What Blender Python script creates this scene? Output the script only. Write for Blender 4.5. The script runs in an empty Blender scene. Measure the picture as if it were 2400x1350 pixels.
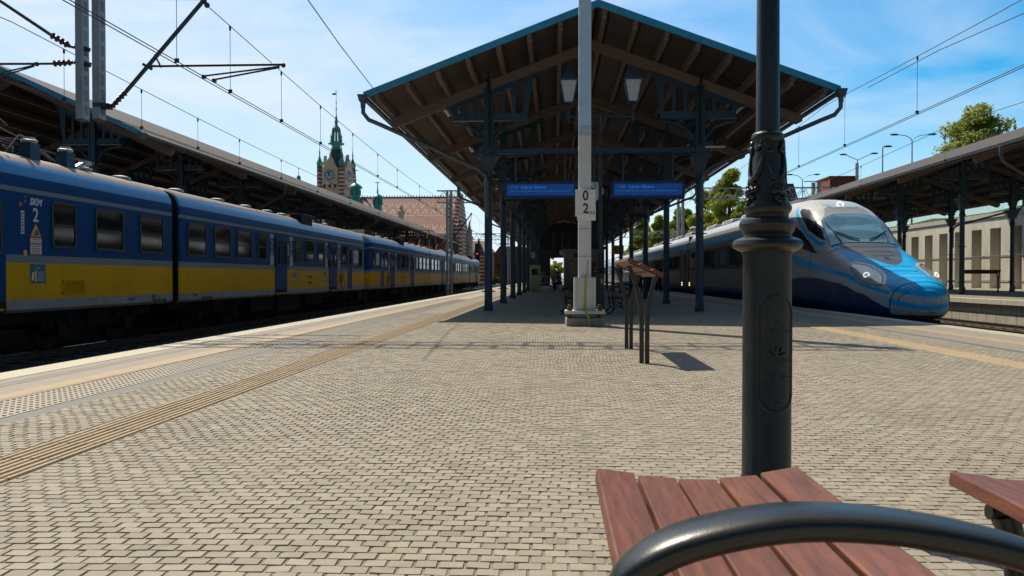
import bpy, math, random
from mathutils import Vector, Matrix
R = math.radians
PI = math.pi
SC = bpy.context.scene
COL = SC.collection
random.seed(7)

# ---------------------------------------------------------------- camera
F = 1867.0                                   # focal length in photo pixels
YAW = math.atan(100 / F)
PIT = math.atan(-25 / F)
CAMZ = 0.95
cd = bpy.data.cameras.new("camera")
cam = bpy.data.objects.new("camera", cd)
COL.objects.link(cam)
cam.location = (0, 0, CAMZ)
cam.rotation_euler = (R(90) + PIT, 0, YAW)
cd.sensor_width = 36
cd.lens = 28.0
cd.clip_start = 0.05
cd.clip_end = 4000
cd.dof.use_dof = True
cd.dof.focus_distance = 14.0
cd.dof.aperture_fstop = 13.0
SC.camera = cam

# ---------------------------------------------------------------- light
SUNV = Vector((-0.46, 0.58, 1.0)).normalized()
EL = math.asin(SUNV.z)
AZ = math.atan2(SUNV.x, SUNV.y)
w = bpy.data.worlds.new("World")
SC.world = w
w.use_nodes = True
nt = w.node_tree
bg = nt.nodes["Background"]
sky = nt.nodes.new("ShaderNodeTexSky")
sky.sky_type = 'NISHITA'
sky.sun_disc = False
sky.sun_elevation = EL
sky.sun_rotation = AZ
sky.air_density = 1.1
sky.dust_density = 0.25
sky.ozone_density = 2.6
tc = nt.nodes.new("ShaderNodeTexCoord")
mp = nt.nodes.new("ShaderNodeMapping")
mp.inputs['Scale'].default_value = (1.0, 1.3, 4.2)
mp.inputs['Rotation'].default_value = (0.25, 0.35, 0.5)
n1 = nt.nodes.new("ShaderNodeTexNoise")
n1.inputs['Scale'].default_value = 2.1
n1.inputs['Detail'].default_value = 7
n1.inputs['Roughness'].default_value = 0.52
n1.inputs['Distortion'].default_value = 0.5
cr = nt.nodes.new("ShaderNodeValToRGB")
cr.color_ramp.elements[0].position = 0.44
cr.color_ramp.elements[0].color = (0, 0, 0, 1)
cr.color_ramp.elements[1].position = 0.80
cr.color_ramp.elements[1].color = (0.8, 0.8, 0.8, 1)
mx = nt.nodes.new("ShaderNodeMix")
mx.data_type = 'RGBA'
mx.inputs[7].default_value = (8.2, 9.6, 11.2, 1)
L = nt.links
sxyz = nt.nodes.new("ShaderNodeSeparateXYZ"); L.new(tc.outputs['Generated'], sxyz.inputs[0])
vz = nt.nodes.new("ShaderNodeMapRange")          # and darkens towards the zenith
vz.inputs[1].default_value = 0.42; vz.inputs[2].default_value = 0.8; vz.inputs[3].default_value = 1.0; vz.inputs[4].default_value = 0.8
vs_ = nt.nodes.new("ShaderNodeMapRange"); vs_.inputs[1].default_value = 0.42; vs_.inputs[2].default_value = 0.8; vs_.inputs[3].default_value = 1.62; vs_.inputs[4].default_value = 0.35
L.new(tc.outputs['Generated'], mp.inputs['Vector'])
L.new(mp.outputs['Vector'], n1.inputs['Vector'])
L.new(n1.outputs['Fac'], cr.inputs['Fac'])
# thin veil of cloud, thicker towards the sun
vd = nt.nodes.new("ShaderNodeVectorMath"); vd.operation = 'DOT_PRODUCT'
vd.inputs[1].default_value = Vector((SUNV.x, SUNV.y, -.15)).normalized()
L.new(tc.outputs['Generated'], vd.inputs[0])
vr = nt.nodes.new("ShaderNodeMapRange"); vr.inputs[1].default_value = 0.40; vr.inputs[2].default_value = 0.98; vr.inputs[3].default_value = 0.0; vr.inputs[4].default_value = 0.9
L.new(vd.outputs['Value'], vr.inputs[0])
va = nt.nodes.new("ShaderNodeMath"); va.operation = 'ADD'; va.use_clamp = True
L.new(cr.outputs['Color'], va.inputs[0]); L.new(vr.outputs[0], va.inputs[1])
vf = nt.nodes.new("ShaderNodeMapRange"); vf.inputs[1].default_value = -0.2; vf.inputs[2].default_value = 0.5
vm2 = nt.nodes.new("ShaderNodeMath"); vm2.operation = 'MULTIPLY'
L.new(sxyz.outputs[1], vf.inputs[0]); L.new(vf.outputs[0], vm2.inputs[0]); L.new(va.outputs[0], vm2.inputs[1])
vm4 = nt.nodes.new("ShaderNodeMath"); vm4.operation = 'MULTIPLY'
L.new(vm2.outputs[0], vm4.inputs[0]); L.new(vz.outputs[0], vm4.inputs[1]); L.new(vm4.outputs[0], mx.inputs[0])
hs_ = nt.nodes.new("ShaderNodeHueSaturation")
hs_.inputs['Hue'].default_value = 0.492
L.new(sxyz.outputs[2], vs_.inputs[0]); L.new(vs_.outputs[0], hs_.inputs['Saturation'])
vy = nt.nodes.new("ShaderNodeMapRange")          # the cloudless sky away from the sun is deeper
vy.inputs[1].default_value = -0.35; vy.inputs[2].default_value = 0.5; vy.inputs[3].default_value = 0.5; vy.inputs[4].default_value = 1.6
L.new(sxyz.outputs[1], vy.inputs[0])
vm3 = nt.nodes.new("ShaderNodeMath"); vm3.operation = 'MULTIPLY'
L.new(sxyz.outputs[2], vz.inputs[0]); L.new(vz.outputs[0], vm3.inputs[0]); L.new(vy.outputs[0], vm3.inputs[1])
L.new(vm3.outputs[0], hs_.inputs['Value'])
L.new(sky.outputs['Color'], hs_.inputs['Color'])
L.new(hs_.outputs['Color'], mx.inputs[6])
L.new(mx.outputs[2], bg.inputs['Color'])
bg.inputs['Strength'].default_value = 0.085
sd = bpy.data.lights.new("sun", 'SUN')
sd.energy = 4.7
sd.angle = R(0.53)
sd.color = (1.0, 0.91, 0.76)
sun = bpy.data.objects.new("sun", sd)
COL.objects.link(sun)
sun.rotation_euler = SUNV.to_track_quat('Z', 'Y').to_euler()
SC.view_settings.view_transform = 'Standard'
SC.view_settings.look = 'None'
SC.view_settings.exposure = 0.1
SC.view_settings.gamma = 1.0
SC.render.resolution_x = 1024
SC.render.resolution_y = 576

# ---------------------------------------------------------------- pixel helper: a photo pixel to a point on a world plane
RM = cam.rotation_euler.to_matrix()
def at(px, py, Y=None, X=None, Z=None):
    d = RM @ Vector(((px - 1200) / F, (675 - py) / F, -1))
    if Y is not None: t = Y / d.y
    elif X is not None: t = X / d.x
    else: t = (Z - CAMZ) / d.z
    return Vector((0, 0, CAMZ)) + d * t

# ---------------------------------------------------------------- materials
MATS = {}
def M(name, col, rough=0.6, metal=0.0, var=0.18, scale=6.0, bump=0.0, bscale=None, emit=None, estr=1.0,
      stretch=(1, 1, 1), coat=0.0, spec=0.5, dirt=None, dirt_amt=0.5):
    m = bpy.data.materials.new(name)
    m.use_nodes = True
    t = m.node_tree
    N, K = t.nodes, t.links
    b = N["Principled BSDF"]
    b.inputs['Metallic'].default_value = metal
    b.inputs['Specular IOR Level'].default_value = spec
    b.inputs['Coat Weight'].default_value = coat
    co = N.new("ShaderNodeTexCoord")
    mpn = N.new("ShaderNodeMapping")
    mpn.inputs['Scale'].default_value = stretch
    K.new(co.outputs['Object'], mpn.inputs['Vector'])
    nz = N.new("ShaderNodeTexNoise")
    nz.inputs['Scale'].default_value = scale
    nz.inputs['Detail'].default_value = 6
    nz.inputs['Roughness'].default_value = 0.62
    K.new(mpn.outputs['Vector'], nz.inputs['Vector'])
    mr = N.new("ShaderNodeMapRange")
    mr.inputs[1].default_value = 0.25
    mr.inputs[2].default_value = 0.75
    mr.inputs[3].default_value = 1 - var
    mr.inputs[4].default_value = 1 + var
    K.new(nz.outputs['Fac'], mr.inputs[0])
    vm = N.new("ShaderNodeVectorMath")
    vm.operation = 'SCALE'
    vm.inputs[0].default_value = col[:3]
    K.new(mr.outputs[0], vm.inputs['Scale'])
    out = vm.outputs[0]
    if dirt:
        n2 = N.new("ShaderNodeTexNoise")
        n2.inputs['Scale'].default_value = scale * 0.35
        n2.inputs['Detail'].default_value = 8
        n2.inputs['Roughness'].default_value = 0.7
        K.new(mpn.outputs['Vector'], n2.inputs['Vector'])
        r2 = N.new("ShaderNodeMapRange")
        r2.inputs[1].default_value = 0.45
        r2.inputs[2].default_value = 0.7
        r2.inputs[3].default_value = 0
        r2.inputs[4].default_value = dirt_amt
        K.new(n2.outputs['Fac'], r2.inputs[0])
        mm = N.new("ShaderNodeMix")
        mm.data_type = 'RGBA'
        mm.inputs[7].default_value = (*dirt, 1)
        K.new(r2.outputs[0], mm.inputs[0])
        K.new(out, mm.inputs[6])
        out = mm.outputs[2]
    K.new(out, b.inputs['Base Color'])
    rr = N.new("ShaderNodeMapRange")
    rr.inputs[3].default_value = max(0.02, rough - 0.08)
    rr.inputs[4].default_value = min(1, rough + 0.08)
    K.new(nz.outputs['Fac'], rr.inputs[0])
    K.new(rr.outputs[0], b.inputs['Roughness'])
    if bump:
        bp = N.new("ShaderNodeBump")
        bp.inputs['Strength'].default_value = 1.0
        bp.inputs['Distance'].default_value = bump
        n3 = N.new("ShaderNodeTexNoise")
        n3.inputs['Scale'].default_value = bscale or scale * 5
        n3.inputs['Detail'].default_value = 4
        K.new(mpn.outputs['Vector'], n3.inputs['Vector'])
        K.new(n3.outputs['Fac'], bp.inputs['Height'])
        K.new(bp.outputs[0], b.inputs['Normal'])
    if emit:
        b.inputs['Emission Color'].default_value = (*emit, 1)
        b.inputs['Emission Strength'].default_value = estr
    MATS[name] = m
    return m

class X:                                       # tiny wrapper for math nodes
    def __init__(s, t, sock): s.t, s.k = t, sock
    def op(s, o, other=None, third=None):
        n = s.t.nodes.new("ShaderNodeMath")
        n.operation = o
        for i, v in enumerate((s, other, third)):
            if v is None: continue
            if isinstance(v, X): s.t.links.new(v.k, n.inputs[i])
            else: n.inputs[i].default_value = v
        return X(s.t, n.outputs[0])
    def __add__(s, o): return s.op('ADD', o)
    def __sub__(s, o): return s.op('SUBTRACT', o)
    def __mul__(s, o): return s.op('MULTIPLY', o)
    def __truediv__(s, o): return s.op('DIVIDE', o)
    def mod(s, o): return s.op('FLOORED_MODULO', o)
    def lt(s, o): return s.op('LESS_THAN', o)
    def gt(s, o): return s.op('GREATER_THAN', o)
    def abs(s): return s.op('ABSOLUTE')
    def mx(s, o): return s.op('MAXIMUM', o)
    def mn(s, o): return s.op('MINIMUM', o)
def coords(m, world=False):
    t = m.node_tree
    if world:
        co = t.nodes.new("ShaderNodeNewGeometry").outputs['Position']
    else:
        co = t.nodes.new("ShaderNodeTexCoord").outputs['Object']
    sp = t.nodes.new("ShaderNodeSeparateXYZ")
    t.links.new(co, sp.inputs[0])
    return [X(t, sp.outputs[i]) for i in range(3)]
def overlay(m, fac, col):                      # lay a second colour over a material's base colour
    t = m.node_tree
    b = t.nodes["Principled BSDF"]
    src = b.inputs['Base Color'].links[0].from_socket
    mm = t.nodes.new("ShaderNodeMix")
    mm.data_type = 'RGBA'
    t.links.new(fac.k, mm.inputs[0])
    t.links.new(src, mm.inputs[6])
    mm.inputs[7].default_value = (*col, 1)
    t.links.new(mm.outputs[2], b.inputs['Base Color'])
def heightmap(m, h, dist):                     # bump from a math value
    t = m.node_tree
    b = t.nodes["Principled BSDF"]
    bp = t.nodes.new("ShaderNodeBump")
    bp.inputs['Distance'].default_value = dist
    t.links.new(h.k, bp.inputs['Height'])
    if b.inputs['Normal'].links:
        t.links.new(b.inputs['Normal'].links[0].from_socket, bp.inputs['Normal'])
    t.links.new(bp.outputs[0], b.inputs['Normal'])
def nz(m, x, scale, detail=3):
    t = m.node_tree
    n = t.nodes.new("ShaderNodeTexNoise")
    n.inputs['Scale'].default_value = scale
    n.inputs['Detail'].default_value = detail
    co = t.nodes.new("ShaderNodeTexCoord")
    t.links.new(co.outputs['Object'], n.inputs['Vector'])
    return X(t, n.outputs['Fac'])

# ---------------------------------------------------------------- mesh builder
class MB:
    def __init__(s): s.v, s.f, s.m = [], [], []
    def add(s, vs, fs, mi=0):
        o = len(s.v)
        s.v.extend([tuple(a) for a in vs])
        for f in fs:
            s.f.append([i + o for i in f]); s.m.append(mi)
        return s
    def box(s, x0, x1, y0, y1, z0, z1, mi=0, tf=None):
        vs = [Vector(p) for p in ((x0,y0,z0),(x1,y0,z0),(x1,y1,z0),(x0,y1,z0),(x0,y0,z1),(x1,y0,z1),(x1,y1,z1),(x0,y1,z1))]
        if tf: vs = [tf @ a for a in vs]
        return s.add(vs, ((0,3,2,1),(4,5,6,7),(0,1,5,4),(1,2,6,5),(2,3,7,6),(3,0,4,7)), mi)
    def cbox(s, c, sz, mi=0, tf=None):
        return s.box(c[0]-sz[0]/2, c[0]+sz[0]/2, c[1]-sz[1]/2, c[1]+sz[1]/2, c[2]-sz[2]/2, c[2]+sz[2]/2, mi, tf)
    def bar(s, p, q, w, h=None, up=(0,0,1), mi=0):
        p, q = Vector(p), Vector(q); h = h or w
        d = (q-p).normalized(); u = Vector(up)
        if abs(d.dot(u)) > .98: u = Vector((0,1,0))
        a = d.cross(u).normalized() * (w/2); b = a.cross(d).normalized() * (h/2)
        vs = [p-a-b, p+a-b, p+a+b, p-a+b, q-a-b, q+a-b, q+a+b, q-a+b]
        return s.add(vs, ((0,1,2,3),(7,6,5,4),(0,4,5,1),(1,5,6,2),(2,6,7,3),(3,7,4,0)), mi)
    def tube(s, pts, r, n=8, mi=0, cap=True, closed=False, flat=1.0):
        pts = [Vector(p) for p in pts]; k = len(pts)
        rs = r if isinstance(r, (list, tuple)) else [r]*k
        o = len(s.v); prev = None
        for i, p in enumerate(pts):
            if closed: d = pts[(i+1) % k] - pts[i-1]
            else: d = pts[min(i+1,k-1)] - pts[max(i-1,0)]
            d.normalize()
            if prev is None:
                u = Vector((0,0,1)) if abs(d.z) < .9 else Vector((0,1,0))
                a = d.cross(u).normalized()
            else:
                a = (prev - d*prev.dot(d)).normalized()
            prev = a; b = d.cross(a)
            for j in range(n):
                t = 2*PI*j/n
                s.v.append(tuple(p + a*math.cos(t)*rs[i] + b*math.sin(t)*rs[i]*flat))
        for i in range(k if closed else k-1):
            i2 = (i+1) % k
            for j in range(n):
                j2 = (j+1) % n
                s.f.append([o+i*n+j, o+i*n+j2, o+i2*n+j2, o+i2*n+j]); s.m.append(mi)
        if cap and not closed:
            s.f.append([o+j for j in range(n)][::-1]); s.m.append(mi)
            s.f.append([o+(k-1)*n+j for j in range(n)]); s.m.append(mi)
        return s
    def lathe(s, prof, c=(0,0,0), n=24, mi=0, rot=None, squash=(1,1), ph=0):
        o = len(s.v); c = Vector(c)
        for r, z in prof:
            for j in range(n):
                t = 2*PI*j/n + ph
                p = Vector((r*math.cos(t)*squash[0], r*math.sin(t)*squash[1], z))
                if rot: p = rot @ p
                s.v.append(tuple(p + c))
        for i in range(len(prof)-1):
            for j in range(n):
                j2 = (j+1) % n
                s.f.append([o+i*n+j, o+i*n+j2, o+(i+1)*n+j2, o+(i+1)*n+j]); s.m.append(mi)
        s.f.append([o+j for j in range(n)][::-1]); s.m.append(mi)
        k = len(prof)-1
        s.f.append([o+k*n+j for j in range(n)]); s.m.append(mi)
        return s
    def prism(s, poly, a0, a1, plane='XZ', mi=0, tf=None):
        # poly: 2D points, extruded along the remaining axis from a0 to a1
        def pt(p, a):
            if plane == 'XZ': v = Vector((p[0], a, p[1]))
            elif plane == 'YZ': v = Vector((a, p[0], p[1]))
            else: v = Vector((p[0], p[1], a))
            return tf @ v if tf else v
        n = len(poly)
        vs = [pt(p, a0) for p in poly] + [pt(p, a1) for p in poly]
        fs = [list(range(n))[::-1], [n+i for i in range(n)]]
        for i in range(n):
            j = (i+1) % n
            fs.append([i, j, n+j, n+i])
        return s.add(vs, fs, mi)
    def ball(s, c, r, n=10, mi=0, sq=(1,1,1)):
        o = len(s.v); k = max(4, n//2)
        for i in range(k+1):
            a = PI*i/k
            for j in range(n):
                t = 2*PI*j/n
                rr = max(math.sin(a), .02)
                s.v.append((c[0]+r*sq[0]*rr*math.cos(t), c[1]+r*sq[1]*rr*math.sin(t), c[2]+r*sq[2]*math.cos(a)))
        for i in range(k):
            for j in range(n):
                j2 = (j+1) % n
                s.f.append([o+i*n+j, o+(i+1)*n+j, o+(i+1)*n+j2, o+i*n+j2]); s.m.append(mi)
        return s
    def build(s, name, mats, parent=None, smooth=None, bevel=0, loc=None):
        me = bpy.data.meshes.new(name)
        me.from_pydata(s.v, [], s.f)
        if not isinstance(mats, (list, tuple)): mats = [mats]
        for m in mats: me.materials.append(m)
        if len(mats) > 1: me.polygons.foreach_set('material_index', s.m)
        me.update()
        bm_fix(me)
        if smooth:
            me.polygons.foreach_set('use_smooth', [True]*len(me.polygons))
            me.set_sharp_from_angle(angle=R(smooth))
        o = bpy.data.objects.new(name, me)
        COL.objects.link(o)
        if parent: o.parent = parent
        if loc: o.location = loc
        if bevel:
            bv = o.modifiers.new('bevel', 'BEVEL'); bv.width = bevel; bv.segments = 2; bv.limit_method = 'ANGLE'; bv.angle_limit = R(40)
            me.polygons.foreach_set('use_smooth', [True]*len(me.polygons))
            me.set_sharp_from_angle(angle=R(50))
        return o
import bmesh
def bm_fix(me):
    if len(me.polygons) > 60000: return
    b = bmesh.new(); b.from_mesh(me)
    bmesh.ops.recalc_face_normals(b, faces=b.faces)
    b.to_mesh(me); b.free()
def thing(name, label, cat, loc=(0,0,0), rz=0, group=None):
    o = bpy.data.objects.new(name, None)
    COL.objects.link(o)
    o.empty_display_size = .3
    o.location = loc; o.rotation_euler = (0,0,rz)
    return tag(o, label, cat, group)
def tag(o, label=None, cat=None, group=None, kind=None):
    if label: o['label'] = label
    if cat: o['category'] = cat
    if group: o['group'] = group
    if kind: o['kind'] = kind
    return o
def copy_tree(o, parent=None, loc=None, rz=None, label=None, group=None):
    c = o.copy(); COL.objects.link(c)
    if parent is not None: c.parent = parent
    if loc is not None: c.location = loc
    if rz is not None: c.rotation_euler = (0,0,rz)
    if label: c['label'] = label
    if group: c['group'] = group
    for ch in [k for k in o.children]: copy_tree(ch, c)
    return c
FACE = {'+X': Matrix(((0,0,1),(1,0,0),(0,1,0))), '-Y': Matrix(((1,0,0),(0,0,-1),(0,1,0))), '-X': Matrix(((0,0,-1),(-1,0,0),(0,1,0)))}
def text(s, size, loc, face, mat, parent=None, name='lettering', align='CENTER', shear=0, sx=1.0, bold=0.0, ext=.002, rot=None):
    cu = bpy.data.curves.new(name, 'FONT')
    cu.body = s; cu.size = size; cu.align_x = align; cu.align_y = 'CENTER'; cu.extrude = ext; cu.shear = shear; cu.offset = bold
    cu.resolution_u = 3
    t = bpy.data.objects.new('tmp', cu); COL.objects.link(t)
    bpy.context.view_layer.update()
    me = bpy.data.meshes.new_from_object(t.evaluated_get(bpy.context.evaluated_depsgraph_get()))
    bpy.data.objects.remove(t); bpy.data.curves.remove(cu)
    me.materials.clear(); me.materials.append(mat)
    o = bpy.data.objects.new(name, me); COL.objects.link(o)
    m3 = rot if rot is not None else FACE[face]
    m4 = Matrix.Translation(loc) @ m3.to_4x4() @ Matrix.Diagonal((sx,1,1,1))
    if parent: o.parent = parent
    o.matrix_basis = m4
    return o
def arc(cx, cz, r, a0, a1, n=10, y=0):
    return [Vector((cx + r*math.cos(a0+(a1-a0)*i/n), y, cz + r*math.sin(a0+(a1-a0)*i/n))) for i in range(n+1)]

# ---------------------------------------------------------------- palette
iron = M('iron_paint', (.006,.040,.080), .42, 0, .3, 7, .0008, 60, spec=.6)
iron_d = M('charcoal_iron', (.013,.0145,.015), .38, 0, .25, 9, .0006, 90, spec=.6, dirt=(.05,.048,.042), dirt_amt=.35)
timber = M('painted_timber', (.165,.122,.106), .7, 0, .22, 5, .002, 18, stretch=(4,.6,4))
teal = M('teal_flashing', (.03,.28,.48), .45, 0, .15, 4, spec=.5)
zinc = M('zinc_pipe', (.10,.13,.15), .45, .5, .3, 5)
steelgrey = M('grey_steel_paint', (.30,.36,.42), .5, 0, .12, 3, dirt=(.20,.12,.07), dirt_amt=.45)
white = M('white_paint', (.62,.63,.62), .5, 0, .12, 5, dirt=(.34,.29,.2), dirt_amt=.45)
sc_ = nz(iron_d, None, 34, 8)
overlay(iron_d, (sc_ - .70).mx(0.0) * 9.0, (.10,.10,.09))
black = M('black', (.008,.008,.008), .6)
blackgloss = M('dark_glass', (.006,.007,.008), .06, 0, .1, spec=.8)
conc = M('concrete', (.36,.34,.29), .85, 0, .25, 3, .004, 30, dirt=(.14,.12,.09), dirt_amt=.5)
wire_m = M('wire', (.012,.012,.014), .6)
galv = M('galvanised', (.45,.46,.45), .5, .3, .15, 6)
rust = M('rusty_steel', (.13,.075,.045), .8, .3, .3, 10, .001, 40)
redp = M('red_paint', (.5,.03,.02), .5)
yellowp = M('yellow_band', (.42,.36,.05), .6)
screenb = M('display_screen', (.01,.05,.16), .25, emit=(.0,.055,.30), estr=.32)
displ = M('display_case', (.004,.03,.12), .4)
disptxt = M('display_text', (.05,.2,.5), .5, emit=(.02,.17,.5), estr=.6)
opal = M('opal_glass', (.46,.45,.52), .3, spec=.6)
# ================================================================ SETTING
ballast = M('ballast', (.035,.03,.026), .95, 0, .5, 14, .03, 22)
ground_m = M('ground', (.16,.15,.12), .95, 0, .3, .3, .02, 5)
MB().box(-1500,1500,-300,2200,-1.5,-.80).build('ground', ground_m)['kind'] = 'structure'
tb = MB()
tb.prism([(-13.6,-.796),(-12.85,-.70),(-5.5,-.70),(-5.46,-.796)], -20, 230)
tb.prism([(7.76,-.796),(7.8,-.70),(15.1,-.70),(15.14,-.796)], -20, 230)
tb.build('track_bed', ballast)['kind'] = 'structure'
railm = M('rail_steel', (.10,.065,.045), .7, .2, .2, 8)
railtop = M('rail_head', (.5,.48,.45), .25, .9, .1, 8)
sleep = M('sleeper_concrete', (.10,.09,.08), .9, 0, .2, 6)
def track(x, lab):
    t = thing('railway_track', lab, 'railway track', (x, 0, -.70), 0, 'railway tracks beside the platforms')
    for sx in (-1, 1):
        mb = MB()
        prof = [(-.07,0),(.07,0),(.07,.012),(.012,.03),(.012,.115),(.036,.125),(.036,.15),(-.036,.15),(-.036,.125),(-.012,.115),(-.012,.03),(-.07,.012)]
        mb.prism([(sx*.7535+a, b+.02) for a, b in prof], -15, 220)
        mb.box(sx*.7535-.03, sx*.7535+.03, -15, 220, .1705, .1725, 1)
        mb.build('rail', [railm, railtop], t)
    mb = MB()
    for i in range(170):
        y = 8 + i*.62
        mb.box(-1.25,1.25,y-.12,y+.12,-.06,.022)
        for sx in (-1,1): mb.box(sx*.7535-.16,sx*.7535+.16,y-.05,y+.05,.023,.05)
    o = mb.build('sleepers', sleep, t); o['kind'] = 'stuff'
track(-7.16, 'empty railway track along the left edge of the central platform')
track(-11.14, 'railway track under the blue and yellow commuter train')
track(9.45, 'railway track under the blue and silver high speed train')
track(13.5, 'empty railway track beside the block-faced right hand platform')

# platform surfaces ----------------------------------------------------------
pav = M('paver', (.365,.318,.248), .7, 0, .14, 9, .0012, 220, spec=.25, dirt=(.22,.185,.13), dirt_amt=.28)
big_ = nz(pav, None, .55, 6)
overlay(pav, (big_ - .56).mx(0.0) * 2.2, (.20,.165,.115))
fine_ = nz(pav, None, 3.1, 5)
overlay(pav, (fine_ - .66).mx(0.0) * 4.0, (.15,.125,.09))
t = pav.node_tree
at_ = t.nodes.new("ShaderNodeAttribute"); at_.attribute_name = 'tone'
b = t.nodes["Principled BSDF"]; src = b.inputs['Base Color'].links[0].from_socket
mm = t.nodes.new("ShaderNodeMix"); mm.data_type='RGBA'; mm.blend_type='MULTIPLY'; mm.inputs[0].default_value = 1
t.links.new(src, mm.inputs[6]); t.links.new(at_.outputs['Color'], mm.inputs[7]); t.links.new(mm.outputs[2], b.inputs['Base Color'])
grout = M('joint_sand', (.25,.215,.155), .95, 0, .35, 12, .003, 150)
# far paving: brick pattern in the shader
pavf = M('paving_far', (.325,.280,.215), .75, 0, .15, 2.2, spec=.2, dirt=(.2,.165,.12), dirt_amt=.3)
big_ = nz(pavf, None, .55, 6)
overlay(pavf, (big_ - .56).mx(0.0) * 2.2, (.20,.165,.115))
xx, yy, zz = coords(pavf)
row = (yy / .062).op('FLOOR')
fx = ((xx / .086) + row * .5).mod(1.0)
fy = (yy / .062).mod(1.0)
j = fx.lt(.07).mx(fy.lt(.09))
overlay(pavf, j * .45, (.12,.105,.08))
heightmap(pavf, j * -1.0, .004)
slabm = M('edge_slab', (.31,.265,.21), .75, 0, .12, 4, .0015, 90, dirt=(.2,.18,.15), dirt_amt=.3)
xx, yy, zz = coords(slabm)
j = (yy / .5).mod(1.0).lt(.014).mx((xx / .31).mod(1.0).lt(.022))
overlay(slabm, j * .75, (.09,.08,.065))
heightmap(slabm, j * -1.0, .004)
creamm = M('edge_cream', (.52,.48,.36), .6, 0, .1, 5)
xx, yy, zz = coords(creamm)
dg = ((xx * .9 + yy) / .06).mod(1.0).lt(.35)
overlay(creamm, dg * .55, (.36,.32,.2))
heightmap(creamm, dg * -1.0, .004)
ochre = M('ochre_slab', (.40,.295,.17), .7, 0, .14, 5, .001, 80)
xx, yy, zz = coords(ochre)
overlay(ochre, (yy / .4).mod(1.0).lt(.02) * .7, (.13,.1,.06))
studm = M('stud_slab', (.37,.32,.255), .7, 0, .12, 5, .001, 80)
xx, yy, zz = coords(studm)
overlay(studm, (yy / .4).mod(1.0).lt(.018) * .7, (.12,.1,.08))
grate = M('drain_grating', (.19,.18,.155), .65, 0, .15, 5)
xx, yy, zz = coords(grate)
g = (yy / .035).mod(1.0).lt(.4) * (xx.abs() - xx.abs() + 1.0)
overlay(grate, g * .85, (.03,.03,.03))

Y0, Y1 = -8.0, 150.0
pf = MB()                                     # concrete body of the platform
pf.box(-5.30, 7.62, Y0, Y1, -.796, -.055)
pf.build('platform_body', conc)['kind'] = 'structure'
LE, RE = -5.46, 7.76
def band(name, x0, x1, mat, z=0.0, y0=Y0, y1=Y1, t=.05, xo=0):
    o = MB().box(x0-xo, x1-xo, y0, y1, z-t, z).build(name, mat, loc=(xo,0,0)); o['kind'] = 'structure'; return o
for k, (e, d) in enumerate(((LE, 1), (RE, -1))):
    def bb(name, a, c, mat, z=0.0, **kw):
        x0, x1 = sorted((e + d*a, e + d*c)); return band(name, x0, x1, mat, z, **kw)
    bb('platform_edge', -.02, .36, creamm, .004, t=.12, xo=e)
    bb('platform_edge_slabs', .36, .99, slabm, xo=e+d*.36)
    bb('ochre_line', .99, 1.23, ochre, .002)
    bb('tactile_studs_base', 1.23, 1.73, studm)
    bb('drain_channel', 1.73, 1.89, grate, -.004)
    bb('guide_strip_base', 2.55, 2.91, ochre, -.006)
    # studs
    mb = MB()
    yy_ = 0.6
    n = 0
    while yy_ < 34:
        for i in range(7):
            x = e + d*(1.27 + i*.07); y = yy_ + (.0 if i % 2 else .035)
            vs = []
            for rr, z in ((.017, 0.0), (.011, .007)):
                for q in range(8): vs.append((x+rr*math.cos(q*PI/4), y+rr*math.sin(q*PI/4), z))
            mb.add(vs, [[q,(q+1)%8,8+(q+1)%8,8+q] for q in range(8)] + [[8+q for q in range(8)]])
        yy_ += .07
    o = mb.build('tactile_studs', studm); o['kind'] = 'structure'
    # ribs
    mb = MB()
    for i in range(7):
        x = e + d*(2.575 + i*.0515)
        yb = .4
        while yb < 60:
            dz = random.uniform(-.0012, .0012); L_ = .4 if yb < 30 else 6
            mb.prism([(x-.017,-.006),(x+.017,-.006),(x+.010,.006+dz),(x-.010,.006+dz)], yb, yb+L_-.004)
            yb += L_
    o = mb.build('guide_strip_ribs', ochre); o['kind'] = 'structure'
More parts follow.
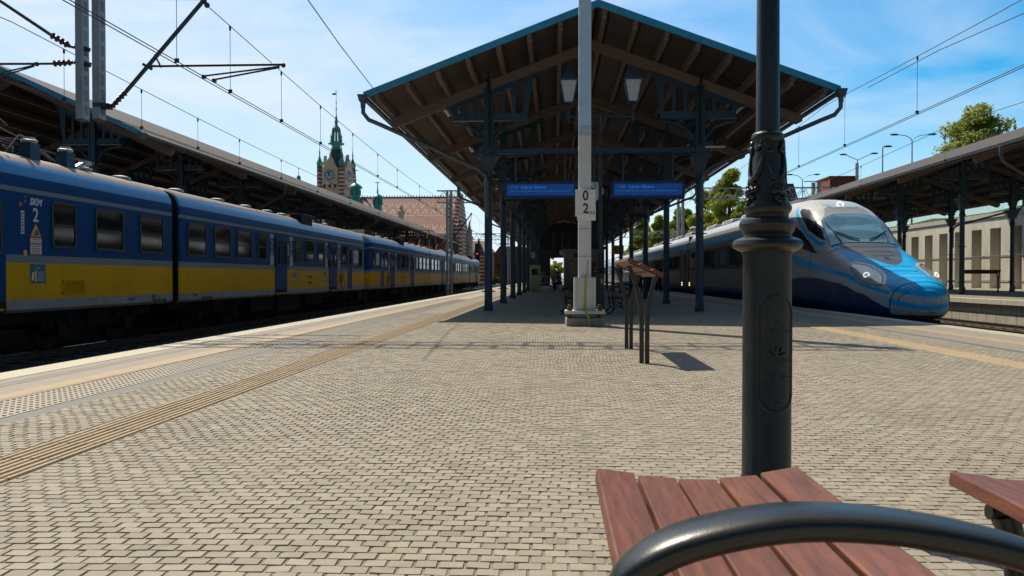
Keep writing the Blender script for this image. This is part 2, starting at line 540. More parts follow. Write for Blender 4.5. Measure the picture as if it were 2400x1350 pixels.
# bed under the near pavers, and the paving proper
YP = 21.0
band('paving_bed', LE+1.89, LE+2.55, grout, -.0042, y0=-3, y1=YP, t=.03)
band('paving_bed', LE+2.91, RE-2.91, grout, -.0042, y0=-3, y1=YP, t=.03)
band('paving_bed', RE-2.55, RE-1.89, grout, -.0042, y0=-3, y1=YP, t=.03)
for (a, c) in ((LE+1.89, LE+2.55), (LE+2.91, RE-2.91), (RE-2.55, RE-1.89)):
    band('paving', a, c, pavf, 0, y0=YP, y1=Y1, t=.03)
    band('paving', a, c, pavf, 0, y0=Y0, y1=-3, t=.03)
def pavers(xa, xb, ya, yb):
    rng = random.Random(3)
    V, Fs, T = [], [], []
    u = rng.uniform
    def warp(x, y):
        w_ = .022*math.sin(x*.7+.2*y)+.006*math.sin(x*2.7-y*.8)+.02*math.sin(y*.7+x*.35)
        return y + w_, x + .018*math.sin(y*1.3+x*.6)
    def hz(x, y): return .0010*math.sin(x*1.9+y*.7)+.0008*math.sin(y*2.3-x*1.1)
    y = ya; r = 0
    while y < yb:
        rh = .0625 + u(-.0015,.0015)
        xs0 = xa + (.043 if r % 2 else 0) - .09 + .010*math.sin(r*.35) + u(-.005,.005)
        x = xs0; xi = 0
        while x < xb:
            xi += 1
            L_ = xs0 + xi*.0865 + u(-.003,.003) - x
            g = u(.0034,.0066); gy = u(.0013,.0032)
            x0, x1 = max(x+g, xa), min(x+L_-g*.3, xb)
            if x1-x0 > .02:
                a, bq = y+gy, y+rh-gy*.4
                tw = u(-.0016,.0016); dz = u(-.0012,.0014); tx = u(-.018,.018); ty = u(-.022,.022)
                cx, cy = (x0+x1)/2, (a+bq)/2
                ins = u(.0022,.004)
                o = len(V)
                for (px, py) in ((x0,a-tw),(x1,a+tw),(x1,bq+tw),(x0,bq-tw)):
                    wy, wx = warp(px, py); V.append((min(max(wx,xa),xb), wy, -.016))
                for (px, py) in ((x0+ins,a+ins-tw),(x1-ins,a+ins+tw),(x1-ins,bq-ins+tw),(x0+ins,bq-ins-tw)):
                    px += u(-.0012,.0012); py += u(-.001,.001)
                    wy, wx = warp(px, py); V.append((min(max(wx,xa),xb), wy, hz(px,py)+dz+(px-cx)*tx+(py-cy)*ty))
                Fs += [(o+4,o+5,o+6,o+7),(o,o+1,o+5,o+4),(o+1,o+2,o+6,o+5),(o+2,o+3,o+7,o+6),(o+3,o,o+4,o+7)]
                big = .5+.5*math.sin(cx*.8+2)*math.sin(cy*.55+1)
                c = (.88 + u(-.10,.10) + .10*big)
                if rng.random() < .04: c *= u(.78,.92)
                wm = u(-.02,.03)
                T += [(c*(1+wm), c, c*(1-wm), 1)]*20
            x += L_
        y += rh; r += 1
    me = bpy.data.meshes.new('paving'); me.from_pydata(V, [], Fs)
    me.materials.append(pav)
    ca = me.color_attributes.new('tone', 'FLOAT_COLOR', 'CORNER')
    flat = [q for tt in T for q in tt]
    ca.data.foreach_set('color', flat)
    me.update()
    o = bpy.data.objects.new('paving', me); COL.objects.link(o); o['kind'] = 'structure'
pavers(LE+1.895, LE+2.545, .3, YP)
pavers(LE+2.915, RE-2.915, .3, YP)
pavers(RE-2.545, RE-1.895, 3, YP)

# left platform (behind the commuter train) and right platform
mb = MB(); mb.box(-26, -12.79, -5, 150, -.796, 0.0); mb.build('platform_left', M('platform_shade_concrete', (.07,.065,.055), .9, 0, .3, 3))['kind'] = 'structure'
blockm = M('block_wall', (.42,.385,.31), .85, 0, .18, 2, .003, 25, dirt=(.2,.17,.12), dirt_amt=.35)
xx, yy, zz = coords(blockm, True)
rw = ((zz + .8) / .46).op('FLOOR')
j = ((zz + .8) / .46).mod(1.0).lt(.075).mx(((yy / .62) + rw * .5).mod(1.0).lt(.055))
overlay(blockm, j * .7, (.08,.07,.055))
heightmap(blockm, j * -1.0, .01)
copm = M('coping_stone', (.45,.42,.35), .8, 0, .12, 2, .002, 30)
xx, yy, zz = coords(copm, True)
overlay(copm, (yy / .9).mod(1.0).lt(.035) * .7, (.1,.09,.07))
mb = MB(); mb.box(15.32, 25.9, -5, 150, -.796, .02); mb.build('platform_wall', blockm)['kind'] = 'structure'
mb = MB(); mb.box(15.14, 15.75, -5, 150, .02, .18); mb.build('platform_coping', copm)['kind'] = 'structure'
band('platform_right_paving', 15.75, 25.9, pavf, .176, y0=-5, y1=150, t=.12)

# hillside behind the retaining wall
grass_m = M('grass_slope', (.06,.09,.025), .95, 0, .5, 1.2, .05, 9)
mb = MB()
NX, NY = 14, 40
for i in range(NX+1):
    for k in range(NY+1):
        x = 33.8 + i*5.5; y = -10 + k*7
        z = 5.55 + min(3.2, i*1.0) + .25*math.sin(x*.5+y*.3)*(i > 0)
        mb.v.append((x, y, z))
for i in range(NX):
    for k in range(NY):
        a = i*(NY+1)+k; mb.f.append([a, a+NY+1, a+NY+2, a+1]); mb.m.append(0)
mb.build('hill', grass_m)['kind'] = 'structure'
# grass blades along the top of the wall
mb = MB(); rg = random.Random(5)
for i in range(9000):
    y = rg.uniform(24, 110); x = 33.85 + rg.random()**1.5*3.5; z = 5.55 + (x-33.8)/5.5*1.0
    h = rg.uniform(.1,.4); a = rg.uniform(0, 2*PI); dx, dy = .03*math.cos(a), .05*math.sin(a)
    mb.add([(x-dx,y-dy,z),(x+dx,y+dy,z),(x+rg.uniform(-.1,.1),y+rg.uniform(-.1,.1),z+h)], [(0,1,2)])
leafg = M('grass_blades', (.10,.16,.03), .7, 0, .4, 1)
tag(mb.build('grass', leafg), 'rough green grass growing along the top of the retaining wall', 'grass', kind='stuff')

# retaining wall with recessed bays
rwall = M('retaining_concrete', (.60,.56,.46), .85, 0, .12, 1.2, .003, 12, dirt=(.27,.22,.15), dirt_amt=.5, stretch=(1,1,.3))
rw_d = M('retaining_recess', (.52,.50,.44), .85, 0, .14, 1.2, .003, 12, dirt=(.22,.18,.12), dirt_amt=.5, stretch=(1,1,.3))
t_ = thing('retaining_wall', 'tall pale concrete retaining wall with recessed bays behind the right hand platform', 'wall', (33, 0, -.8))
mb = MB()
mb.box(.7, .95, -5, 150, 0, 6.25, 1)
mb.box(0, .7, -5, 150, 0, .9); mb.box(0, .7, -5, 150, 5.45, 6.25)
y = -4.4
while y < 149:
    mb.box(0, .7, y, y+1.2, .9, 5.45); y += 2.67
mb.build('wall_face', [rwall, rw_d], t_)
mb = MB(); mb.box(-.12, 1.05, -5, 150, 6.25, 6.6); mb.build('wall_coping', copm, t_)
mb = MB(); mb.tube([(-.06,-5,3.35),(-.06,150,3.35)], .03, 6); mb.tube([(-.06,-5,1.5),(-.06,150,1.5)], .025, 6)
for i in range(38): mb.cbox((-.03, i*4.2-4, 3.35), (.06,.05,.1))
mb.build('conduit', zinc, t_)
f_ = thing('fence', 'dark metal railing on top of the retaining wall', 'fence', (33.9, 0, 5.8))
mb = MB()
for z in (.1, 1.1): mb.box(-.02,.02,-5,130,z,z+.04)
mb.build('rail', iron_d, f_)
mb = MB()
for i in range(900): mb.box(-.008,.008,-5+i*.15,-5+i*.15+.016,.14,1.1)
o = mb.build('balusters', iron_d, f_); o['kind'] = 'stuff'

# ================================================================ CANOPIES
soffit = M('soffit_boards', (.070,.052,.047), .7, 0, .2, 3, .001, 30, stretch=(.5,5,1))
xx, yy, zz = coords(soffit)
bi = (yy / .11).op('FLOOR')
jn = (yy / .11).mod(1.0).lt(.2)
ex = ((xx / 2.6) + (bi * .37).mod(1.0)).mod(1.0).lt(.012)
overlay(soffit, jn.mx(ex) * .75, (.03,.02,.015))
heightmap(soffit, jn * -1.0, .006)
roofm = M('roof_felt', (.06,.05,.043), .85, 0, .2, 1.5, .003, 20)
xx, yy, zz = coords(roofm)
overlay(roofm, (yy / .6).mod(1.0).lt(.05) * .5, (.09,.08,.07))

def purlin_poly(y0, y1, zt, h):
    # carved end: two scooped steps
    e = y0
    return [(y1, zt), (e, zt), (e, zt-.07), (e+.05, zt-.10), (e+.09, zt-.125), (e+.22, zt-.135), (e+.27, zt-h), (y1, zt-h)]
def make_bracket(s, side):
    """cast bracket in the XZ plane; local origin = column axis at z 0 of the column; side +1: roof rises to +x"""
    mb = MB(); T = .045
    zc = 5.55                                  # cross beam
    L1, L2 = .98, 1.10                         # outward / inward reach
    def zu(x): return 6.30 + side*x*s          # underside of rafter
    def bx(x0,x1,z0,z1,t=T): mb.box(min(x0,x1),max(x0,x1),-t,t,z0,z1)
    out, inn = -side, side
    bx(out*L1, inn*L2, zc-.09, zc+.09, .06)
    bx(out*(L1+.03), inn*(L2+.03), zc-.12, zc-.085, .075)
    # slanting top rail
    xo, xi = out*(L1+.22), inn*(L2+.32)
    mb.prism([(xo, zu(xo)), (xi, zu(xi)), (xi, zu(xi)-.10), (xo, zu(xo)-.10)], -.065, .065)
    mb.prism([(xo+inn*.1, zu(xo+inn*.1)-.10), (xi-inn*.08, zu(xi-inn*.08)-.10), (xi-inn*.12, zu(xi-inn*.12)-.17), (xo+inn*.15, zu(xo+inn*.15)-.17)], -.045, .045)
    # balusters with arched heads
    def bal(x, w_=.075):
        top = zu(x) - .1
        if top > zc+.1: bx(x-w_/2, x+w_/2, zc+.09, top)
    xs_i = [.42, .73, 1.04]; xs_o = [.38, .66, .92]
    for x in xs_i: bal(inn*x, .09)
    for x in xs_o: bal(out*x, .09)
    for xs, d in ((([.11]+xs_i), inn), (([.11]+xs_o), out)):
        for a, c in zip(xs[:-1], xs[1:]):
            x0, x1 = a+.04, c-.045
            r = (x1-x0)/2; cx = (x0+x1)/2
            ztop = min(zu(d*x0), zu(d*x1)) - .13
            if ztop - r < zc+.1: r2 = max(.02, ztop-zc-.12)
            else: r2 = r
            # filled spandrel: polygon between arch and rail
            pts = [(d*(cx+r*math.cos(q)), ztop-r2+r2*math.sin(q)) for q in [PI*i/8 for i in range(9)]]
            poly = [(d*x1, zu(d*x1)-.09)] + pts + [(d*x0, zu(d*x0)-.09)]
            mb.prism(poly, -T, T)
    # ragged outer leaf
    for d, Lx in ((out, L1), (inn, L2)):
        mb.prism([(d*(Lx-.03), zc+.09), (d*(Lx+.05), zc+.2), (d*(Lx+.04), zc+.3), (d*(Lx+.16), zu(d*(Lx+.16))-.1), (d*(Lx-.06), zu(d*(Lx-.06))-.1)], -.03, .03)
        mb.ball((d*(Lx+.1), 0, zc-.02), .055, 8)
    # big curved struts and scroll filigree below
    for d, Lx in ((out, L1), (inn, L2)):
        pts = []
        for i in range(13):
            q = (PI/2)*i/12
            pts.append((d*(.13+(Lx-.16)*(1-math.sin(q))), 0, 4.72+ (zc-.16-4.72)*(1-(1-math.cos(q)))))
        pts = [(d*(.13+(Lx-.13)*(1-math.cos(PI/2*i/12))), 0, 4.70+(zc-.2-4.70)*math.sin(PI/2*i/12)) for i in range(13)]
        for a, c in zip(pts[:-1], pts[1:]): mb.bar(a, c, .1, .055, up=(0,1,0)) if False else mb.bar(a, c, .05, .1, up=(0,1,0))
        for (ux, uz, r) in ((.24, .20, .10), (.24,.43,.075), (.46, .16, .085), (.66,.12,.05), (.36,.33,.05), (.2,.6,.045)):
            cx, cz = d*(ux), zc-.13-uz+.02
            sp = [(cx + d*r*(1-k/16)*math.cos(k*.62), 0, cz + r*(1-k/16)*math.sin(k*.62)) for k in range(14)]
            mb.tube(sp, .013, 5, cap=False)
            mb.tube([(cx + r*math.cos(k*PI/6), 0, cz + r*math.sin(k*PI/6)) for k in range(12)], .011, 4, closed=True)
    return mb
def make_column(zrt, zb):
    mb = MB()
    n = 20
    mb.lathe([(.135,0),(.135,.12),(.118,.16),(.112,.3),(.108,3.55),(.14,3.58),(.14,3.64),(.115,3.68),(.115,3.9),(.13,3.95)], n=n)
    for z in (2.17, .55):
        mb.lathe([(.125,z-.025),(.13,z),(.125,z+.025)], n=n)
        mb.tube([(-.2,0,z),(.2,0,z)], .016, 6)
    # capital: square flare
    for z0, z1, a, c in ((3.92,4.05,.14,.15),(4.05,4.30,.15,.24),(4.30,4.36,.27,.27)):
        vs = [(sx*a, sy*a, z0) for sx, sy in ((-1,-1),(1,-1),(1,1),(-1,1))] + [(sx*c, sy*c, z1) for sx, sy in ((-1,-1),(1,-1),(1,1),(-1,1))]
        mb.add(vs, [(3,2,1,0),(4,5,6,7),(0,1,5,4),(1,2,6,5),(2,3,7,6),(3,0,4,7)])
    mb.box(-.11,.11,-.11,.11,4.36,zrt-.1)
    for x in (-.1,.1): mb.box(x-.02,x+.02,-.13,.13,4.40,zrt-.3)
    mb.lathe([(.09,zrt-.1),(.09,zrt+.1),(.06,zrt+.16),(.01,zrt+.18)], n=14)
    mb.prism([(-.09,.1),(.09,.1),(.09,.28),(.05,.36),(-.05,.36),(-.09,.28)], -.15, -.1)
    return mb
def canopy(label, xc, y0, n, zb, half, ze, s, coff, pitch=6.6, lead=2.45, roofmat=None, beam=False, pipes=(0,3,6,9)):
    root = thing('platform_canopy', label, 'platform canopy', (xc, y0, zb), 0, 'timber and iron platform canopies')
    ze -= zb
    y1 = lead + pitch*(n-1) + 2.4
    zt = lambda off: ze + (half-abs(off))*s
    for sd_ in (-1, 1):
        mb = MB()
        a, c = (sd_*half, zt(half)), (0, zt(0))
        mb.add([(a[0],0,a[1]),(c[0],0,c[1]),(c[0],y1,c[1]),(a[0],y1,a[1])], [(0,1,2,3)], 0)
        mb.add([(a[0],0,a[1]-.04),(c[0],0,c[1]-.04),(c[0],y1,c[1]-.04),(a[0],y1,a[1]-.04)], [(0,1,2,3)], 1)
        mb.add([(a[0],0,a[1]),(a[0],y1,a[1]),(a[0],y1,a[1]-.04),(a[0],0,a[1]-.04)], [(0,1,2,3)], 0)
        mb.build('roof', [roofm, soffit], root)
    for yb in (0, y1):
        for sd_ in (-1, 1):
            mb = MB()
            mb.prism([(0, zt(0)+.05), (sd_*(half+.05), zt(half)+.05-.05*s), (sd_*(half+.05), zt(half)-.13), (0, zt(0)-.13)], yb-.06, yb-.002)
            mb.build('barge_board', teal, root)
    # purlins
    for sd_ in (-1, 1):
        for i in range(8):
            off = .17 + .776*i
            if off > half: off = half-.12
            mb = MB()
            zt_ = zt(off)-.045
            mb.prism(purlin_poly(.05, y1-.05, zt_, .19), sd_*off-.06, sd_*off+.06, 'YZ')
            mb.build('purlin', timber, root)
    # frames
    raf = None; colm = {}
    tie = None
    for k in range(n):
        y = lead + pitch*k
        if raf is None:
            mb = MB()
            for sd_ in (-1, 1):
                h2 = half-.12
                mb.prism([(0, zt(0)-.235), (sd_*h2, zt(h2)-.235), (sd_*(h2-.02), zt(h2)-.40), (sd_*(h2-.14), zt(h2)-.46), (0, zt(0)-.50)], y-.085, y+.085)
            raf = mb.build('rafter', timber, root)
            mb = MB(); mb.tube([(-coff+.9,y,5.5-0),(coff-.9,y,5.5)], .012, 6)
            mb.tube([(.18*math.cos(q), y, 5.35+.18*math.sin(q)) for q in [i*PI/8 for i in range(16)]], .012, 5, closed=True)
            tie = mb.build('tie_rod', iron, root)
        else:
            for o_ in (raf, tie):
                c = o_.copy(); COL.objects.link(c); c.parent = root; c.location = (0, pitch*k, 0)
        for sd_ in (-1, 1):
            if sd_ not in colm:
                zu = zt(coff)-.47
                col = make_column(zu+.15, zb).build('column', iron, root, smooth=35, loc=(sd_*coff, y, 0))
                mbb = make_bracket(s, -sd_)
                dz = zu-6.30
                mbb.v = [(a, b_, c_+dz) for a, b_, c_ in mbb.v]
                mbb.build('bracket', iron, col)
                colm[sd_] = col
            else:
                c = copy_tree(colm[sd_], root, (sd_*coff, y, 0))
    # gutters and downpipes
    for sd_ in (-1, 1):
        mb = MB()
        x = sd_*(half+.07); z = zt(half)-.06
        n_ = 8; vs = []
        for yy_ in (-.12, y1):
            for i in range(n_+1):
                q = PI + PI*i/n_
                vs.append((x+.085*math.cos(q), yy_, z+.085*math.sin(q)))
            for i in range(n_, -1, -1):
                q = PI + PI*i/n_
                vs.append((x+.075*math.cos(q), yy_, z+.075*math.sin(q)))
        m_ = (n_+1)*2
        mb.add(vs, [[i,(i+1)%m_,m_+(i+1)%m_,m_+i] for i in range(m_)] + [list(range(m_)), [m_+i for i in range(m_)]])
        mb.prism([(x-.12,z+.02),(x+.12,z+.02),(x+.07,z-.16),(x-.07,z-.16)], -.14, .1)
        mb.build('gutter', zinc, root, smooth=40)
        for k in pipes:
            if k >= n: continue
            y = lead+pitch*k
            ys = 0.0 if k == 0 else y-2.2
            mb = MB(); xe = x
            xcN = sd_*(coff+.02)
            P0 = [(xe, ys, z-.1), (xe, ys+.02, z-.42), (xe-sd_*.12, ys+.1, z-.58), (xe-sd_*.4, ys+.3, z-.68)]
            P1 = [(xcN+sd_*.25, y-.32, 3.35+.62), (xcN+sd_*.04, y-.2, 3.8), (xcN, y-.18, 3.6), (xcN, y-.18, 2.6)]
            mb.tube(P0+P1, .055, 10)
            mb.tube([(xe, ys, z-.05),(xe,ys,z-.3)], [.08,.06], 10)
            mb.lathe([(.075,0),(.075,.05)], (xcN, y-.18, 2.6), 12)
            mb.build('downpipe', zinc, root, smooth=40)
    if beam:
        y = lead
        mb = MB(); mb.box(-coff-.28, coff+.3, y-.07, y+.07, 4.44, 4.56)
        mb.box(-coff-.28, coff+.3, y-.085, y+.085, 4.42, 4.445)
        for i in range(9): mb.ball((-coff+.3+i*.66, y-.075, 4.5), .016, 6)
        mb.build('cross_beam', iron, root)
    for sd_ in (-1,1):                            # tube lights on the rafters
        for k in range(0, min(n,8)):
            mb = MB(); y = lead+pitch*k
            xx_ = sd_*(coff+1.3)
            mb.box(xx_-.05,xx_+.05,y+.5,y+1.7,zt(coff+1.3)-.42,zt(coff+1.3)-.35)
            mb.build('tube_light', white, root)
    return root
canopy('gabled canopy of the central platform with teal edge, timber purlins and blue iron columns', 1.08, 20.0, 14, 0, 5.86, 5.60, .376, 2.95, beam=True)
canopy('dark canopy over the left platform behind the commuter train', -19.14, 24.8, 13, 0, 5.94, 5.59, .455, 2.945, pipes=(2,5,8))
canopy('canopy over the right platform beyond the high speed train, in front of the retaining wall', 21.5, 21.75, 12, .18, 5.94, 5.65, .372, 2.945, pipes=(1,4,7))
# ================================================================ COMMUTER TRAIN (left)
blue = M('train_blue', (.001,.050,.185), .45, 0, .1, 2, .0008, 12, coat=0, spec=.10, dirt=(.012,.045,.09), dirt_amt=.3)
grey_b = M('train_grey_band', (.15,.19,.235), .55, 0, .1, 3, dirt=(.12,.12,.12), dirt_amt=.3)
yell = M('train_yellow', (.60,.335,.003), .5, 0, .08, 2.5, .0006, 15, spec=.10, dirt=(.33,.19,.02), dirt_amt=.3)
skirt = M('train_skirt', (.25,.26,.275), .6, 0, .15, 3, dirt=(.20,.16,.11), dirt_amt=.6, stretch=(1,1.5,.4))
troof = M('train_roof', (.23,.20,.19), .6, .1, .2, 2, .001, 20, dirt=(.16,.13,.12), dirt_amt=.5)
shold = M('train_shoulder_sunlit', (.010,.20,.52), .45, 0, .15, 6, .0008, 12, coat=.2, dirt=(.2,.3,.4), dirt_amt=.3)  # brighter than the side blue: sunlight on the shoulder put into the colour
tframe = M('window_rubber', (.02,.035,.04), .5)
under = M('underframe', (.008,.007,.007), .9, 0, .4, 5)
wheelm = M('wheel_steel', (.02,.017,.015), .7, .3, .3, 6)
pane_m = M('window_pane', (.008,.009,.010), .03, 0, .1, spec=.55)
stick_w = M('sticker_white', (.55,.56,.58), .5, 0, .05)
stick_y = M('sticker_yellow', (.7,.42,.05), .5)
stick_r = M('sticker_red', (.45,.07,.06), .5)
stick_t = M('sticker_teal', (.01,.13,.2), .5)
lett_w = M('lettering_light', (.55,.62,.68), .5, 0, .05)
lett_d = M('lettering_dark', (.03,.03,.03), .6)
XT = -11.14                                   # train axis
HW = 1.44
# (x offset from axis, z) upper half profile on the +X side; band index per segment
PROF = [(1.36,.30,None),(1.44,.36,3),(1.44,.54,3),(1.44,1.215,2),(1.44,1.36,1),(1.44,2.50,0),(1.44,2.585,1),(1.435,2.80,0),(1.40,2.94,4),(1.33,3.06,4),(1.20,3.17,5),(.95,3.27,5),(.5,3.34,5),(0,3.36,5)]
def body_mesh(y0, y1, cab=None):
    mb = MB()
    prof = [(a, b_) for a, b_, _ in PROF] + [(-a, b_) for a, b_, _ in PROF[-2::-1]]
    bands = [c for _, _, c in PROF[1:]] + [c for _, _, c in PROF[:0:-1]]
    ys = [y0, y0+.05, y1-.05, y1]; sc = [.975, 1, 1, .975]
    if cab == 1: ys = [y0, y0+.05, y1-.9, y1-.45, y1-.18, y1]; sc = [.975,1,1,.975,.91,.80]
    if cab == -1: ys = [y0, y0+.18, y0+.45, y0+.9, y1-.05, y1]; sc = [.80,.91,.975,1,1,.975]
    n = len(prof)
    for y, k in zip(ys, sc):
        for a, z in prof:
            zz_ = .3 + (z-.3)*(1-(1-k)*.28)
            mb.v.append((a*k, y, zz_))
    for i in range(len(ys)-1):
        for j in range(n-1):
            mb.f.append([i*n+j, (i+1)*n+j, (i+1)*n+j+1, i*n+j+1]); mb.m.append(bands[j])
    mb.f.append(list(range(n))); mb.m.append(0 if cab == -1 else 6)
    mb.f.append([(len(ys)-1)*n+j for j in range(n)][::-1]); mb.m.append(0 if cab == 1 else 6)
    return mb
BM = [blue, grey_b, yell, skirt, shold, troof, black]
def rrect(y0, y1, z0, z1, r, n=4):
    pts = []
    for cy, cz, a in ((y1-r,z1-r,0),(y0+r,z1-r,PI/2),(y0+r,z0+r,PI),(y1-r,z0+r,3*PI/2)):
        for i in range(n+1):
            q = a + PI/2*i/n
            pts.append((cy+r*math.cos(q), cz+r*math.sin(q)))
    return pts
def ring(outer, inner, x0, x1):
    mb = MB(); n = len(outer)
    for pl, x in ((outer,x0),(outer,x1),(inner,x1),(inner,x0)):
        mb.v += [(x, a, b_) for a, b_ in pl]
    for q in range(4):
        for i in range(n):
            j = (i+1) % n
            mb.f.append([q*n+i, q*n+j, ((q+1)%4)*n+j, ((q+1)%4)*n+i]); mb.m.append(0)
    return mb
def win(parent, y0, y1, z0=1.52, z1=2.43, bar=True, x=None, name='window', rr=.09):
    x = HW if x is None else x
    fr = ring(rrect(y0,y1,z0,z1,rr), rrect(y0+.055,y1-.055,z0+.055,z1-.055,rr*.6), x-.03, x+.022)
    if bar:
        zb = z0 + (z1-z0)*.47
        fr.box(x-.01, x+.016, y0+.05, y1-.05, zb-.02, zb+.02)
    w_ = fr.build(name, tframe, parent, smooth=40)
    MB().prism(rrect(y0+.05,y1-.05,z0+.05,z1-.05,rr*.6), x+.002, x+.006, 'YZ').build('pane', pane_m, w_)
    return w_
def door(parent, y0, y1):
    x = HW
    mb = MB()
    mb.box(x-.02, x+.004, y0, y1, .30, 2.50)
    d = mb.build('door_opening', under, parent)
    ym = (y0+y1)/2
    mb = MB()
    for a, c in ((y0+.02, ym-.008), (ym+.008, y1-.02)):
        mb.box(x+.004, x+.022, a, c, .52, 2.46)
    dr = mb.build('door', blue, parent, bevel=.006)
    for a, c in ((y0+.13, ym-.13), (ym+.13, y1-.13)):
        win(dr, a, c, 1.35, 2.3, False, x+.02, 'door_window', .06)
    MB().box(x-.01,x+.03,y0+.1,y1-.1,.36,.40).build('door_step', yell, parent)
def warning(parent, y):
    x = HW+.003
    mb = MB()
    mb.prism([(y-.17,1.70),(y+.17,1.70),(y,1.97)], x, x+.002, 'YZ', 2)
    mb.prism([(y-.14,1.715),(y+.14,1.715),(y,1.94)], x+.002, x+.0035, 'YZ', 1)
    mb.prism([(y-.06,1.73),(y+.09,1.73),(y+.06,1.84),(y-.02,1.84)], x+.0035, x+.005, 'YZ', 3)
    mb.prism(rrect(y-.17,y+.17,1.58,1.69,.01), x, x+.002, 'YZ', 2)
    mb.prism(rrect(y-.158,y+.158,1.590,1.681,.008), x+.002, x+.0035, 'YZ', 0)
    mb.prism(rrect(y-.17,y+.17,1.375,1.575,.01), x, x+.002, 'YZ', 2)
    mb.prism(rrect(y-.158,y+.158,1.385,1.565,.008), x+.002, x+.0035, 'YZ', 0)
    for i, (a, c) in enumerate(((1.655,.12),(1.615,.09),(1.49,.12),(1.46,.13),(1.43,.12),(1.405,.09))):
        mb.box(x+.0035, x+.0045, y-c, y+c, a-.006, a+.006, 2)
    mb.build('warning_sticker', [stick_w, stick_y, stick_r, stick_t], parent)
    text('UWAGA!', .06, (x+.0045, y, 1.535), '+X', stick_r, parent, 'sticker_lettering', ext=.0005)
def skm(parent, y):
    x = HW+.003
    text('SKM', .18, (x, y, 2.35), '+X', lett_w, parent, shear=.25, bold=.006)
    text('2', .36, (x, y, 2.10), '+X', lett_w, parent, bold=.004, sx=.95)
def pictos(parent, y):
    mb = MB(); x = HW+.003
    for i in range(4):
        z = 2.12 - i*.11
        mb.box(x, x+.002, y-.045, y+.045, z-.048, z+.048, 0)
        mb.ball((x+.002, y, z), .028, 8, 1, (.05,1,1))
    mb.build('pictogram_stickers', [stick_w, stick_t], parent)
def poster(parent, y0, y1, z0, z1, big=True):
    mb = MB(); x = HW+.003
    mb.box(x, x+.002, y0, y1, z0, z1, 0)
    w_ = y1-y0; h = z1-z0
    mb.prism([(y0+w_*.08,z0+h*.15),(y0+w_*.2,z0+h*.12),(y0+w_*.26,z0+h*.55),(y0+w_*.14,z0+h*.58)], x+.002, x+.003, 'YZ', 1)
    mb.prism(rrect(y0+w_*.27,y0+w_*.42,z0+h*.08,z0+h*.66,.01), x+.003, x+.004, 'YZ', 2)
    for i in range(7):
        mb.box(x+.002, x+.003, y0+w_*.5, y0+w_*(.88 if i % 2 else .95), z0+h*(.12+i*.075), z0+h*(.14+i*.075), 1)
    mb.build('poster', [stick_t, stick_w, stick_y], parent)
    text('Uwaga!', h*.11, (x+.002, (y0+y1)/2, z0+h*.8), '+X', lett_w, parent, 'poster_lettering', ext=.0005)
def bike(parent, y):
    mb = MB(); x = HW+.006
    for dy in (-.3, .3):
        mb.tube([(x, y+dy+.24*math.cos(q), .70+.36*math.sin(q)) for q in [i*PI/10 for i in range(20)]], .012, 4, closed=True)
    for a, c in (((-.3,.70),(-.12,1.18)),((-.12,1.18),(.2,1.14)),((-.05,.72),(.2,1.14)),((-.05,.72),(-.14,1.25)),((.3,.70),(.18,1.3)),((-.22,1.26),(-.04,1.26)),((.12,1.32),(.26,1.3)),((-.3,.70),(-.05,.72))):
        mb.tube([(x,y+a[0],a[1]),(x,y+c[0],c[1])], .012, 4)
    mb.build('bicycle_symbol', lett_d, parent)
def bogie(parent, y):
    mb = MB()
    for s_ in (-1, 1):
        mb.box(s_*1.0-.07, s_*1.0+.07, y-1.75, y+1.75, -.10, .08)
        mb.box(s_*1.0-.16, s_*1.0+.16, y-.35, y+.35, -.05, .26)
        for dy in (-1.25, 1.25):
            mb.cbox((s_*1.04, y+dy, -.1), (.26,.3,.28))
            for q in (-.32,.32): mb.lathe([(.08,-.02),(.09,.0),(.08,.2)], (s_*1.04, y+dy+q, -.05), 10)
        mb.lathe([(.14,.08),(.14,.34)], (s_*1.0, y-.0, .0), 12)
    mb.box(-1.0,1.0,y-.2,y+.2,-.06,.1)
    b_ = mb.build('bogie', under, parent, smooth=40)
    for dy in (-1.25, 1.25):
        mb = MB()
        rot = Matrix.Rotation(R(90), 3, 'Y')
        for s_ in (-1, 1):
            mb.lathe([(.08,-.09),(.12,-.08),(.42,-.075),(.46,-.07),(.46,.0),(.49,.02),(.49,.05),(.40,.055),(.1,.02)], (s_*.76, y+dy, -.045), 28, rot=rot if s_ < 0 else Matrix.Rotation(R(-90),3,'Y'))
        mb.lathe([(.07,-.75),(.07,.75)], (0,y+dy,-.045), 10, rot=rot)
        mb.build('wheelset', wheelm, b_, smooth=30)
def roof_gear(parent, ys):
    for y in ys:
        mb = MB(); mb.lathe([(.16,0),(.2,.03),(.2,.07),(.1,.1)], (.75, y, 3.28), 12, squash=(1,1.4))
        mb.build('roof_vent', galv, parent, smooth=40)
